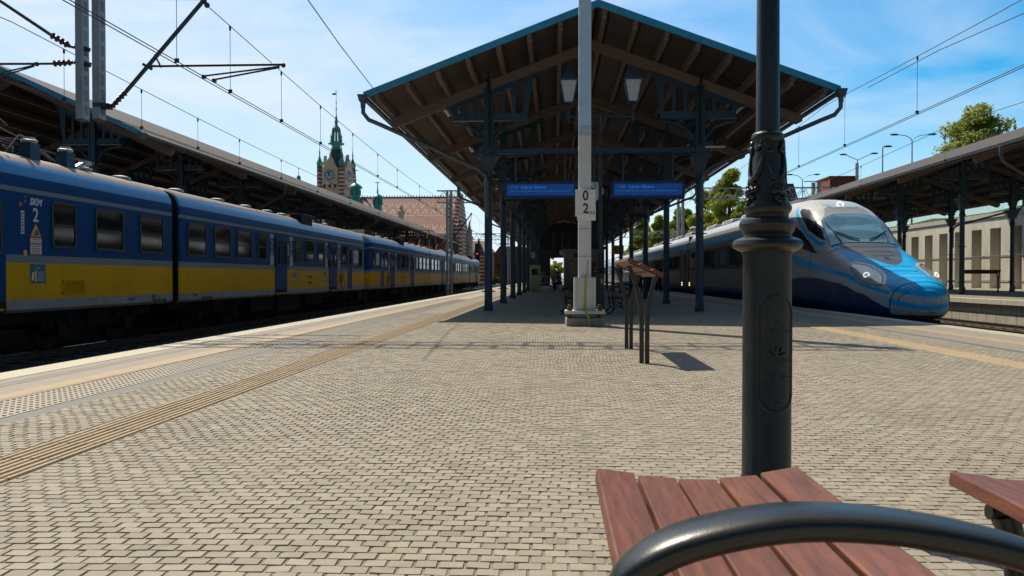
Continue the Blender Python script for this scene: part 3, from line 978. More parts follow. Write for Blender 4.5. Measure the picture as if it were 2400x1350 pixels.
def pantograph(parent, y, up=True):
    mb = MB()
    for dx in (-.6,.6):
        for dy in (-.7,.7): mb.lathe([(.05,0),(.08,.03),(.05,.06),(.08,.09),(.05,.12),(.08,.15),(.05,.2)], (dx, y+dy, 3.3), 10, 1)
    mb.tube([(-.6,y-.8,3.52),(.6,y-.8,3.52),(.6,y+.8,3.52),(-.6,y+.8,3.52)], .03, 6, closed=True)
    zt_ = 4.95 if up else 3.95
    kn = .75 if up else 1.35
    zk = (3.55+zt_)/2
    for sx in (-.5,.5):
        for sy in (-1,1):
            mb.tube([(sx,y,3.55),(sx*.8,y+sy*kn,zk),(sx*1.0,y+sy*.12,zt_-.05)], .022, 6)
    for sy in (-1,1): mb.tube([(-.42,y+sy*kn,zk),(.42,y+sy*kn,zk)], .02, 6)
    for sy in (-.15,.15):
        mb.tube([(-.95,y+sy,zt_-.18),(-.75,y+sy,zt_),(.75,y+sy,zt_),(.95,y+sy,zt_-.18)], .02, 6)
    mb.build('pantograph', [redpan, zinc], parent, smooth=40)
redpan = M('pantograph_red', (.10,.02,.025), .5)
def box_part(parent, name, mat, a, bev=.02):
    return MB().box(*a).build(name, mat, parent, bevel=bev)
def gangway(parent, y):
    MB().box(-1.1,1.1,y-.16,y+.16,.3,3.15).build('gangway', under, parent)

def cab_car(name_label, y0, d, group, num=False, near=False):
    """end car, local y measured from its inner end (0) to its cab (20.5); d=+1 cab points away from the camera"""
    t = thing('train_car', name_label, 'train car', (XT, y0, 0), 0, group)
    L_ = 20.55
    Y = (lambda a: a) if d > 0 else (lambda a: L_-a)
    def S(a, c): return tuple(sorted((Y(a), Y(c))))
    body_mesh(0, L_, d).build('body', BM, t, smooth=25)
    for a, c in ((.45,1.6),(2.1,3.26),(3.75,4.9),(5.45,6.2),(9.2,9.95),(10.4,11.5),(12.1,12.85),(15.8,16.6)): win(t, *S(a,c))
    door(t, *S(7.05,8.3)); door(t, *S(13.65,14.9))
    MB().box(HW-.02,HW+.015,*S(16.75,17.55),.42,2.48).build('cab_door', blue, t, bevel=.006)
    win(t, *S(16.9,17.4), 1.5, 2.3, False, HW+.014)
    win(t, *S(19.0,19.5), 1.45, 2.4, False)
    for q_ in (16.7, 17.62): MB().tube([(HW+.03,Y(q_),1.2),(HW+.05,Y(q_),1.3),(HW+.05,Y(q_),2.2)], .012, 5).build('handrail', galv, t)
    for a in (6.75, 8.75, 13.3, 15.3): skm(t, Y(a)); warning(t, Y(a)); pictos(t, Y(a+.38 if a in (6.75,13.3) else a-.3))
    mb = MB(); x = HW+.003; a, c = S(17.95, 18.75)
    mb.box(x, x+.002, a, c, 1.55, 2.25, 0)
    mb.box(x+.002, x+.003, a, c, 1.55, 1.64, 1)
    for i in range(7): mb.box(x+.002, x+.003, a+.12, c-.15-.1*(i % 3), 1.75+i*.055, 1.765+i*.055, 2)
    mb.build('notice', [stick_w, leafg, stick_t], t)
    poster(t, *S(8.95,9.35), .72, 1.12); poster(t, *S(12.9,13.3), .76, 1.15)
    bike(t, Y(15.6))
    text('94 51 2 120 025-2', .16, (HW+.003, Y(10.95), .97), '+X', lett_d, t, sx=.72)
    text('PL-SKMT', .16, (HW+.003, Y(10.95), .74), '+X', lett_d, t, sx=.8)
    text('SKM', .12, (HW+.003, Y(.9), .48), '+X', lett_d, t, sx=.8)
    text('Szybka kolej miejska', .11, (HW+.003, Y(1.6), .395), '+X', lett_d, t, sx=.8)
    roof_gear(t, [Y(a) for a in (1.2,3.9,6.1,8.1,9.6,13.2,15.2)])
    MB().box(.9,1.36,*S(10.2,11.6),2.95,3.42).build('ventilation_box', under, t, bevel=.02)
    for a in (12.6, 15.6):
        ya, yb = S(a, a+2.6)
        mb = MB()
        pl = [(ya, 3.30), (ya+.5, 3.62), (yb-.7, 3.66), (yb, 3.36)]
        mb.prism(pl, -.5, .6, 'YZ'); mb.box(.6,.68,yb-.12,yb,3.25,3.62)
        mb.build('roof_hood', under, t)
    MB().box(-1.0,1.0,.3,19.4,.06,.33).build('underframe', under, t)  # solid dark box added to hide the sunlit gap below the car
    bogie(t, Y(3.0)); bogie(t, Y(17.3))
    for a, c, z in ((5.5,7.6,-.2),(8,10.5,-.28),(11.2,13.6,-.15),(19.6,20.6,-.2)): MB().box(-1.2,1.2,*S(a,c),z,.34).build('underframe_box', under, t, bevel=.02)
    # cab front: windscreen, headlights, nose panel
    e = Y(L_); sg = d
    mb = MB(); mb.box(-.95,.95, *sorted((e-sg*.02, e+sg*.03)), 1.75, 2.55); mb.build('windscreen', pane_m, t, bevel=.03)
    for sx in (-1, 1):
        mb = MB(); q0 = e - sg*.28
        mb.ball((sx*1.22, q0, 1.02), .17, 14, 0, (.6,.9,1.1)); h = mb.build('headlight', tframe, t, smooth=60)
        MB().ball((sx*1.26, q0+sg*.05, 1.02), .12, 12, 0, (.6,.9,1)).build('lens', galv, h, smooth=60)
    for sx in (-.85, .85): MB().lathe([(.2,0),(.2,.05),(.06,.06),(.06,.4)], (sx, e+sg*.45, .2), 14, rot=Matrix.Rotation(R(90*sg), 3, 'X')).build('buffer', under, t, smooth=40)
    return t
def mid_car(label, y0, L_, group, near=False):
    t = thing('train_car', label, 'train car', (XT, y0, 0), 0, group)
    body_mesh(0, L_).build('body', BM, t, smooth=25)
    e = L_
    Wn = [(e-1.65,e-.51),(e-3.46,e-2.34),(e-4.92,e-4.12)]
    for a, c in Wn: win(t, a, c)
    for a, c in ((.5,1.64),(2.3,3.45),(4.1,4.9),(8.3,9.4),(9.9,11.0),(11.5,12.6)): win(t, a, c)
    door(t, e-7.45, e-6.2); door(t, 6.3, 7.55)
    for yy_ in (e-5.38, 5.5): skm(t, yy_); warning(t, yy_)
    pictos(t, e-5.75)
    for y_, z, r_, m_ in ((5.68,2.43,.03,stick_t),(5.68,2.34,.03,stick_r),(5.8,2.28,.045,stick_r),(5.68,1.40,.055,stick_y)): MB().ball((HW+.002,e-y_,z), r_, 10, 0, (.1,1,1)).build('round_mark', m_, t)
    poster(t, e-5.55, e-5.1, .84, 1.2)
    # louvred panel and hatch
    mb = MB(); x = HW
    a, c, z0, z1 = e-4.58, e-3.85, .62, .90
    for q in ((a,c,z0,z0+.03),(a,c,z1-.03,z1),(a,a+.03,z0,z1),(c-.03,c,z0,z1)): mb.box(x, x+.02, *q)
    k = a+.05
    while k < c-.04: mb.box(x, x+.009, k, k+.010, z0+.03, z1-.03); k += .026
    for i in range(6):
        for z in (z0+.015,z1-.015): mb.ball((x+.02, a+.015+(c-a-.03)*i/5, z), .013, 6, 1, (.5,1,1))
    mb.build('louvre_panel', [yell, under], t)
    mb = MB(); mb.box(x, x+.004, e-5.65, e-5.25, .555, .74); mb.ball((x+.004,e-5.55,.60), .013, 6, 1); mb.ball((x+.004,e-5.35,.60), .013, 6, 1)
    mb.build('hatch', [yell, galv], t)
    text('SKM', .13, (HW+.003, e-1.0, .49), '+X', lett_d, t, sx=.8)
    text('Szybka kolej miejska', .12, (HW+.003, e-.72, .40), '+X', lett_d, t, sx=.72)
    text('Ogrzew. el.', .08, (HW+.003, e-2.0, .46), '+X', lett_d, t, sx=.8)
    gangway(t, e+.14)
    MB().box(-1.0,1.0,.3,e-.3,.06,.33).build('underframe', under, t)  # same added box, keeps the gap below the car as dark as shade
    bogie(t, 3.0); bogie(t, e-2.9)
    for a, c, z in ((5.6,8,-.2),(9,12,-.3),(13,15,-.15)): MB().box(-1.2,1.2,a,c,z,.34).build('underframe_box', under, t, bevel=.02)
    for yp in (5.4, e-5.6): pantograph(t, yp, up=(not near or yp < 6))
    for yy_ in (e-4.75, e-3.6):
        mb = MB()
        mb.box(.78,1.02,yy_-.15,yy_+.15,3.2,3.56)
        mb.lathe([(.12,0),(.15,.03),(.15,.06),(.1,.09),(.1,.12)], (.9,yy_,3.56), 14, 1)
        mb.build('roof_box', [iron, galv], t, smooth=40)
    mb = MB()
    rg = random.Random(4)
    for i in range(7):
        y_ = e-7.5+i*.42; xo = rg.uniform(.1,.95)
        mb.tube([(xo,y_,3.3),(xo+.05,y_+.3,3.5+rg.random()*.2),(xo-.2,y_+.9,3.55+rg.random()*.2),(xo-.1,y_+1.5,3.35)], .016, 5)
    for i in range(5): mb.lathe([(.06,0),(.1,.03),(.06,.06),(.1,.09),(.06,.12),(.1,.15),(.05,.2)], (.5+.2*(i%2), e-7.2+i*.6, 3.34), 10, 1)
    mb.tube([(.8,e-8.5,3.56),(.8,e-2.4,3.5)], .02, 6, 2)
    mb.build('roof_cables', [zinc, under, redpan], t, smooth=40)
    roof_gear(t, [e-1.2, e-2.8] if near else [1.2,9,12])
    mb = MB(); mb.bar((.95,e-3.35,3.27),(.95,e-3.05,3.42),.1,.08); mb.box(.9,1.05,e-3.1,e-2.9,3.38,3.47)
    mb.build('horn', galv, t)
    return t
GS = 'cars of the blue and yellow commuter train'
mid_car('blue and yellow commuter train car with a louvred yellow panel, nearest the camera', 19.8-21.0, 21.0, GS, True)
cab_car('blue and yellow end car behind the gangway, cab facing away with bicycle symbol', 20.14, 1, GS)
cab_car('blue and yellow end car of the second unit, its cab coupled nose to nose', 41.05, -1, GS)
mid_car('distant middle car of the second commuter unit with raised pantographs', 61.85, 21.0, GS)
cab_car('farthest blue and yellow commuter car at the tail of the train', 83.1, 1, GS)

# ================================================================ HIGH SPEED TRAIN (right)
XP, YN = 9.45, 20.6
silver = (.56,.56,.55); azure = (.0,.46,.95); navy = (.004,.04,.16); dkgrey = (.09,.095,.10)
def lerp(tab, s):
    if s <= tab[0][0]: return tab[0][1]
    for (a, u), (b_, v) in zip(tab[:-1], tab[1:]):
        if s <= b_:
            k = (s-a)/(b_-a); k = k*k*(3-2*k)*.45 + k*.55
            return u + (v-u)*k
    return tab[-1][1]
TT = [(0,.50),(.05,.62),(.15,.73),(.4,.83),(1.08,.98),(1.8,1.20),(2.67,1.50),(3.5,1.79),(4.2,2.02),(4.8,2.48),(5.5,2.98),(6.3,3.34),(7,3.54),(8,3.68),(9.5,3.72),(30,3.72)]
TW = [(0,.2),(.05,.36),(.15,.50),(.4,.66),(.8,.86),(1.2,1.02),(1.8,1.17),(3,1.31),(5,1.40),(7,1.415),(30,1.415)]
TB = [(0,.20),(.05,.05),(.15,-.03),(.4,-.13),(1,-.2),(2,-.25),(30,-.25)]
TM = [(0,.35),(.4,.36),(1.5,.38),(3,.5),(5,.75),(7,1.0),(30,1.0)]
TN = [(0,2.1),(1,2.6),(2,3.0),(3.5,3.2),(4.3,3.4),(5.5,3.5),(7,3.4),(9,3.4),(30,3.4)]
def surf(s, t):
    """s: metres behind the tip, t in [-1,1]: angle over the top from the left sill (-1) to the right sill (+1)"""
    w_, T, B, m_, n = lerp(TW,s), lerp(TT,s), lerp(TB,s), lerp(TM,s), lerp(TN,s)
    a = PI/2 - t*PI
    c, q = math.cos(a), math.sin(a)
    if q >= 0:
        x = w_*math.copysign(abs(c)**(2/n), c); z = m_ + (T-m_)*abs(q)**(2/n)
    else:
        nb = 3.2
        x = w_*math.copysign(abs(c)**(2/nb), c); z = m_ - (m_-B)*abs(q)**(2/nb)
    return Vector((x, s, z))
def tz(s, z):                                   # t for a height on the side (positive side)
    lo, hi = 0.0, 1.0
    for _ in range(30):
        md = (lo+hi)/2
        if surf(s, md).z > z: lo = md
        else: hi = md
    return lo
def tx(s, x):
    sg = 1 if x >= 0 else -1
    lo, hi = 0.0, .5
    for _ in range(30):
        md = (lo+hi)/2
        if surf(s, md).x < abs(x): lo = md
        else: hi = md
    return lo*sg
paintm = M('hst_paint', (1,1,1), .34, .0, .05, 3, .0006, 12, coat=.0, spec=.35, dirt=(.75,.72,.68), dirt_amt=.3)
t = paintm.node_tree
an = t.nodes.new("ShaderNodeAttribute"); an.attribute_name = 'livery'
b = t.nodes["Principled BSDF"]; src = b.inputs['Base Color'].links[0].from_socket
mm = t.nodes.new("ShaderNodeMix"); mm.data_type='RGBA'; mm.blend_type='MULTIPLY'; mm.inputs[0].default_value = 1
t.links.new(src, mm.inputs[6]); t.links.new(an.outputs['Color'], mm.inputs[7]); t.links.new(mm.outputs[2], b.inputs['Base Color'])
seal = M('seal', (.01,.01,.012), .5)
lampem = M('lamp_lit', (.9,.9,.8), .3, emit=(1,.97,.85), estr=.85)
lampgl = M('lamp_glass', (.60,.66,.65), .15, .3, spec=.9)
sidegl = M('side_glass', (.004,.004,.005), .35, spec=.2)
screen_gl = M('windscreen_glass', (.18,.38,.50), .07, .75, .05, spec=1.0)
NAVY = [(.3,-.1),(.7,.18),(1.5,.50),(2.8,.78),(4.6,.94),(6,.95),(7,.88),(9,.62),(12,.42)]
AZL = [(.6,.50),(2.8,.985),(5,1.22),(7,1.38),(10,1.42),(12,1.42)]
AZU = [(.6,.60),(2.8,1.11),(5,1.48),(7,1.74),(10,1.60),(12,1.43)]
def livery(s, x, z):
    ax = abs(x)
    if s < .62:
        e_ = .45 + .26*ax*ax
        if z > .80: return azure if ax < .9 else silver
        if z > e_: return azure
        if z > e_-.20: return silver
        if z > e_-.34: return azure
        if z < -.02: return dkgrey
        return silver
    if z < lerp(NAVY, s): return navy
    if lerp(AZL, s) < z < lerp(AZU, s) and s < 11.5: return azure
    if s < 4.5 and z > lerp(AZU, s) + .06:
        if s > 2.1 and ax < .92*math.sqrt(max(0, (s-2.1)/2.3)): return dkgrey
        return azure if ax < lerp([(.6,.72),(1.8,.86),(3,.97),(4.5,1.0)], s) else silver
    if 4.2 < s < 7.6 and ax > .7 and abs(z - lerp([(3.9,1.80),(4.6,1.98),(5.6,2.30),(6.3,2.64),(7.1,3.05),(8,3.6)], s)) < .07: return azure
    if 4.4 <= s < 7.5 and z > 2.3+.62*(s-4.6) and ax < 1.15: return (.30,.31,.325)
    if s > 11.5 and 2.72 < z < 2.95: return azure
    return silver
def tq(u):
    """even spacing round the section: dense near the crown and the flanks"""
    sg = 1 if u >= 0 else -1; u = abs(u)*2
    k = 1 if u >= 1 else 0; w_ = u-k
    f = w_**1.8/(w_**1.8+(1-w_)**1.8) if 0 < w_ < 1 else w_
    return sg*(k+f)/2
def loft(s0, s1, ns, nt, name, parent, off=(0,0,0), liv=True):
    V, Fs = [], []
    for i in range(ns+1):
        u = i/ns
        s_ = s0 + (s1-s0)*(u**1.6 if s0 == 0 else u)
        for j in range(nt+1):
            V.append(surf(s_, tq(-1 + 2*j/nt)))
    for i in range(ns):
        for j in range(nt):
            a = i*(nt+1)+j
            Fs.append((a, a+nt+1, a+nt+2, a+1))
    Fs.append(tuple(range(nt+1)))
    me = bpy.data.meshes.new(name); me.from_pydata([tuple(v) for v in V], [], Fs)
    me.materials.append(paintm)
    ca = me.color_attributes.new('livery', 'FLOAT_COLOR', 'POINT')
    fl = []
    for v in V: fl += [*livery(v.y, v.x, v.z), 1]
    ca.data.foreach_set('color', fl)
    me.polygons.foreach_set('use_smooth', [True]*len(Fs)); me.update()
    o = bpy.data.objects.new(name, me); COL.objects.link(o); o.parent = parent
    return o
def patch(pts, name, mat, parent, off=.006, nsub=14, thick=0):
    """pts: closed loop of (s,t) on the body surface; filled as a grid between lower and upper halves"""
    mb = MB()
    n = len(pts)//2
    A, B_ = pts[:n], pts[n:][::-1]
    for i in range(n):
        for k in range(nsub+1):
            u = k/nsub
            s_ = A[i][0]*(1-u) + B_[i][0]*u; t_ = A[i][1]*(1-u) + B_[i][1]*u
            p = surf(s_, t_); e = .01
            ds = surf(s_+e, t_)-p; dt = surf(s_, t_+e)-p
            nn = dt.cross(ds).normalized()
            if nn.dot(Vector((p.x, -.3, p.z-1))) < 0: nn = -nn
            mb.v.append(tuple(p + nn*off))
    for i in range(n-1):
        for k in range(nsub):
            a = i*(nsub+1)+k
            mb.f.append([a, a+nsub+1, a+nsub+2, a+1]); mb.m.append(0)
    o = mb.build(name, mat, parent)
    o.data.polygons.foreach_set('use_smooth', [True]*len(o.data.polygons))
    return o
def line_on(pts, r, name, mat, parent, closed=False, off=.003):
    out = []
    for s_, t_ in pts:
        p = surf(s_, t_); out.append(p + Vector((p.x, -.6, p.z-.8)).normalized()*off)
    return MB().tube(out, r, 5, closed=closed).build(name, mat, parent)
def dense(loop, k=8):
    out = []
    n = len(loop)
    for i in range(n-1):
        for q in range(k):
            u = q/k
            out.append((loop[i][0]*(1-u)+loop[i+1][0]*u, loop[i][1]*(1-u)+loop[i+1][1]*u))
    out.append(loop[-1]); return out
GP = 'cars of the blue and silver high speed train'
hs = thing('high_speed_train', 'silver and azure streamlined train power car with pointed nose, headlights and sloping windscreen', 'train car', (XP, YN, 0), 0, GP)
loft(0, 12, 460, 300, 'body', hs)
def coach_body(y0, y1, parent):
    V, Fs, Cc = [], [], []
    nt = 90
    zs = []
    for y in (y0, y1):
        for j in range(nt+1):
            p = surf(20, tq(-1+2*j/nt)); V.append((p.x, y, p.z))
    me = bpy.data.meshes.new('body')
    # insert livery bands by many strips; colour per strip
    for j in range(nt): Fs.append((j, nt+1+j, nt+2+j, j+1))
    Fs += [tuple(range(nt+1)), tuple(range(nt+1, 2*nt+2))]
    me.from_pydata(V, [], Fs); me.materials.append(paintm)
    ca = me.color_attributes.new('livery', 'FLOAT_COLOR', 'CORNER')
    fl = []
    for f in Fs:
        zc = sum(V[i][2] for i in f)/len(f)
        c = navy if zc < .42 else (.20,.20,.20)  # coach silver darker than the nose: canopy shade put into the colour
        if 2.72 < zc < 2.95: c = azure
        if 3.25 < zc: c = (.5,.52,.54)
        fl += [*c, 1]*len(f)
    ca.data.foreach_set('color', fl)
    me.polygons.foreach_set('use_smooth', [True]*len(Fs)); me.set_sharp_from_angle(angle=R(50)); me.update()
    o = bpy.data.objects.new('body', me); COL.objects.link(o); o.parent = parent
    return o
coach_body(12.001, 28.6, hs)
# windscreen
def topx(s, x): return (s, tx(s, x))
lo = [topx(4.28-.1*(1-(x/1.0)**2), x) for x in [-.99+i*.1238 for i in range(17)]]
up = [topx(5.52-.12*(x/.93)**2, x) for x in [-.93+i*.1163 for i in range(17)]]
fr = patch([(a-.07, b_*1.04) for a, b_ in lo] + [(a+.07, b_*1.05) for a, b_ in up[::-1]], 'windscreen', seal, hs, .004)
patch(lo + up[::-1], 'glass', screen_gl, fr, .016, 10)
for x0, sg in ((-.70, 1), (.70, -1)):
    ar = [topx(4.28, x0), topx(4.5, x0), topx(5.05, x0-sg*.18)]
    a_ = [topx(4.26, x0), topx(4.62, x0-sg*.10)]
    b_ = [topx(4.32, x0+sg*.62), topx(4.5,x0+sg*.3), topx(4.72, x0-sg*.06), topx(5.15, x0-sg*.16)]
    mb = MB()
    for L0, r in ((dense(a_), .018), (dense([topx(4.30,x0+sg*.55), topx(4.68,x0-sg*.08)]), .02), (dense([topx(4.28,x0),topx(5.2,x0-sg*.17)]), .014)):
        mb.tube([surf(*q) + Vector((0,-.03,.04)) for q in L0], r, 5)
    mb.build('wiper', seal, hs)
# side window of the cab and long dark band (both sides)
for sg in (-1, 1):
    lw = [(4.6,2.10),(5.6,2.44),(6.3,2.81),(7.1,3.18)]; uw = [(4.6,2.13),(5.2,2.52),(5.6,2.77),(6.2,3.08),(6.6,3.22),(7.1,3.28)]
    A, B_ = [], []
    for i in range(22):
        s_ = 4.6 + 2.5*i/21
        zh = min(lerp(uw, s_), lerp(TT, s_)-.12)
        A.append((s_, sg*tz(s_, min(lerp(lw, s_), zh-.01)))); B_.append((s_, sg*tz(s_, zh)))
    patch(A + B_[::-1], 'cab_side_window', sidegl, hs, .006, 8)
    lw = [(4.6,1.68),(6,1.90),(7.1,1.92),(9,1.5),(12.1,1.36)]; uw = [(4.6,1.70),(5.5,2.15),(6.3,2.5),(7.1,2.72),(9,2.6),(12.1,2.42)]
    A, B_ = [], []
    for i in range(30):
        s_ = 4.6 + 7.5*i/29
        A.append((s_, sg*tz(s_, lerp(lw, s_)))); B_.append((s_, sg*tz(s_, lerp(uw, s_))))
    patch(A + B_[::-1], 'side_window_band', sidegl, hs, .005, 6)
    # headlight
    HL = [(1.28,1.30),(1.15,1.05)]
    cen_s = 1.8
    pts_lo, pts_up = [], []
    for i in range(13):
        u = i/12; s_ = .98 + 1.68*u
        zc = .755 + .335*(s_-.98)
        h = .145*(math.sin(PI*min(1,max(0,u)))**.55)*(1 - .15*u)
        zmax = lerp(TT,s_) - .05
        pts_lo.append((s_, sg*tz(s_, zc-h))); pts_up.append((s_, sg*tz(s_, min(zc+h, zmax))))
    rim = patch([(a-.07+.14*i/12, sg*(abs(b_)+.03)) for i, (a, b_) in enumerate(pts_lo)] + [(a-.07+.14*i/12, sg*(abs(b_)-.03)) for i, (a, b_) in list(enumerate(pts_up))[::-1]], 'headlight', M('headlight_rim_%d' % sg, (.62,.64,.66), .3, .2), hs, .006)
    patch(pts_lo + pts_up[::-1], 'lens', lampgl, rim, .014)
    line_on([q_ for q_ in pts_lo] + [q_ for q_ in pts_up[::-1]], .010, 'headlight_seal', seal, rim, closed=True, off=.016)
    p = surf(1.70, sg*tz(1.70, 1.0)); 
    rot = Vector((sg*.55,-.75,.45)).to_track_quat('Z','Y').to_matrix()
    mb = MB()
    ctr = p + Vector((sg*.02,-.03,.02))
    mb.tube([ctr + rot @ Vector((.07*math.cos(q),.07*math.sin(q),0)) for q in [i*PI/9 for i in range(18)]], .014, 8, closed=True)
    mb.build('running_light', lampem, rim, smooth=60)
# roof light
lo2 = [topx(6.02, x) for x in [-.38+i*.076 for i in range(11)]]; up2 = [topx(6.55, x) for x in [-.56+i*.112 for i in range(11)]]
rl = patch(lo2+up2[::-1], 'roof_light', lampgl, hs, .012)
p = surf(6.25, 0) + Vector((-.05,-.03,.03)); rot = Vector((0,-.75,.6)).to_track_quat('Z','Y').to_matrix()
MB().tube([p + rot @ Vector((.1*math.cos(q),.1*math.sin(q),0)) for q in [i*PI/9 for i in range(18)]], .022, 8, closed=True).build('running_light', lampem, rl, smooth=60)
# coupler hatch seams, bonnet hatch, lettering
def sz(s_, z, sg): return (s_, sg*tz(s_, z))
loop = dense([sz(.62,.10,-1), sz(.55,.45,-1), sz(.5,.66,-1), (.50,-.24), (.42,-.12),(.40,0),(.42,.12),(.50,.24), sz(.5,.66,1), sz(.55,.45,1), sz(.62,.10,1)], 6)
line_on(loop, .013, 'coupler_hatch_seam', seal, hs)
loop = dense([sz(.36,.34,-1), sz(.24,.56,-1), (.20,-.22), (.17,0), (.20,.22), sz(.24,.56,1), sz(.36,.34,1)], 6)
line_on(loop, .008, 'coupler_hatch_seam', seal, hs)
line_on(dense([topx(1.55,-.34),topx(1.52,.34),topx(1.66,.42),topx(2.0,.42),topx(2.02,-.42),topx(1.66,-.42),topx(1.55,-.34)],6), .006, 'bonnet_hatch', seal, hs)
line_on(dense([topx(2.9,-.30),topx(2.9,.30),topx(3.25,.42),topx(3.25,-.42),topx(2.9,-.30)],5), .005, 'bonnet_grille', seal, hs)
line_on([topx(2.62+.09*math.cos(q), .11*math.sin(q)) for q in [i*PI/8 for i in range(17)]], .012, 'emblem', seal, hs)
line_on(dense([topx(4.15,-1.2),topx(3.95,-1.0),topx(3.78,-.5),topx(3.72,0),topx(3.78,.5),topx(3.95,1.0),topx(4.15,1.2)],6), .006, 'panel_seam', seal, hs)
for sg in (-1,1):
    line_on(dense([sz(5.0,2.0,sg), sz(5.05,1.4,sg), sz(5.1,.9,sg)],6), .005, 'panel_seam', seal, hs)
    line_on(dense([sz(8.2,1.3,sg), sz(7.9,.6,sg), sz(7.9,0,sg)],6), .007, 'panel_seam', seal, hs)
pc = surf(.98, 0); dn = surf(1.08,0)-surf(.88,0)
up_ = dn.normalized(); rt = Vector((1,0,0)); nn = rt.cross(up_)
rotm = Matrix((rt, up_, nn)).transposed()
text('2 370 063-2', .19, pc + nn*.03, None, lett_w, hs, rot=rotm, ext=.001)
# coupler
MB().tube([(0,.10,.12),(.15,-.06,.06)], [.05,.02], 8).build('tow_hook', galv, hs)
def hst_details(parent, y0, y1, doors):
    """dark window band, windows, doors, bogies of a coach between local y0..y1"""
    for sg in (-1, 1):
        xw = sg*1.418
        mb = MB(); mb.box(min(xw,xw-sg*.02), max(xw,xw-sg*.02), y0, y1, 1.35, 2.42, 0)
        mb.build('side_window_band', sidegl, parent)
        if sg < 0:
            y = y0 + .8
            while y < y1-2.6:
                MB().prism(rrect(y, y+1.7, 1.5, 2.3, .12), -1.426, -1.419, 'YZ').build('window', pane_m, parent)
                y += 2.05
            for d_ in doors:
                mb = MB()
                for q in (0, 1.05): mb.box(-1.45, -1.41, d_+q, d_+q+.07, .42, 2.7)
                mb.box(-1.435,-1.41,d_+.07,d_+1.05,.42,2.6, 1)
                mb.build('door', [lampgl, sidegl], parent)
                mb = MB(); mb.box(-1.47,-1.43,d_+.2,d_+.3,.45,.52); mb.box(-1.47,-1.43,d_+.2,d_+.3,.58,.65)
                mb.build('step_light', lampem_y, parent)
    mb = MB()
    for sg in (-1,1):
        mb.box(sg*1.05-.2, sg*1.05+.2, y0+2.0, y1-2.0, -.35, -.1)
    mb.box(-1.3,1.3,y0+.5,y1-.5,-.3,-.2)
    for yb in (y0+2.6, y1-2.6):
        for dy in (-1.3,1.3):
            for sg in (-1,1): mb.lathe([(.45,-.06),(.45,.06)], (sg*.75, yb+dy, -.08), 22, rot=Matrix.Rotation(R(90),3,'Y'))
    mb.build('bogie', under, parent, smooth=40)
lampem_y = M('step_lamp', (.9,.7,.3), .4, emit=(1,.8,.35), estr=2)
def roof_units(parent, y0, y1):
    y = y0+2
    while y < y1-4:
        mb = MB(); mb.prism([(-.75,3.66),(-.65,3.86),(.65,3.86),(.75,3.66)], y, y+2.4)
        for i in range(5): mb.box(-.72,-.66,y+.3+i*.35,y+.5+i*.35,3.70,3.8,1)
        mb.build('roof_unit', [M_roofu, seal], parent, bevel=.03)
        y += 4.3
M_roofu = M('hst_roof_unit', (.5,.52,.54), .4, .2, .1, 3)
hst_details(hs, 12.1, 28.5, (27.0,)); roof_units(hs, 13, 28)
mb = MB()
for sg in (-1,1):
    for q in (6.2, 9.0): mb.lathe([(.45,-.06),(.45,.06)], (sg*.75, q, -.08), 24, rot=Matrix.Rotation(R(90),3,'Y'))
    mb.box(sg*.95-.08, sg*.95+.08, 5.6, 9.6, -.1, .1)
mb.box(-1.2,1.2,2.0,11.5,-.42,-.24)
mb.build('bogie', under, hs, smooth=40)
# dark wheel recess on the sill
for sg in (-1,):
    A = [(6.0+.28*i, sg*tz(6.0+.28*i, -.19)) for i in range(12)]; B_ = [(6.0+.28*i, sg*tz(6.0+.28*i, -.19+.30*math.sin(PI*i/11)**.5)) for i in range(12)]
    patch(A+B_[::-1], 'wheel_recess', black, hs, .006, 4)
NM = ['second', 'third', 'fourth', 'fifth']
for i in range(4):
    y0 = YN + 29.0 + i*26.3
    c = thing('train_coach', 'silver %s coach of the high speed train, counted back from the nose' % NM[i], 'train car', (XP, y0, 0), 0, GP)
    coach_body(0, 25.9, c); hst_details(c, .3, 25.6, (.8, 23.5) if i < 2 else ()); roof_units(c, 0, 25.6)
    MB().box(-1.2,1.2,-.42,.02,-.1,3.45).build('gangway', under, c)
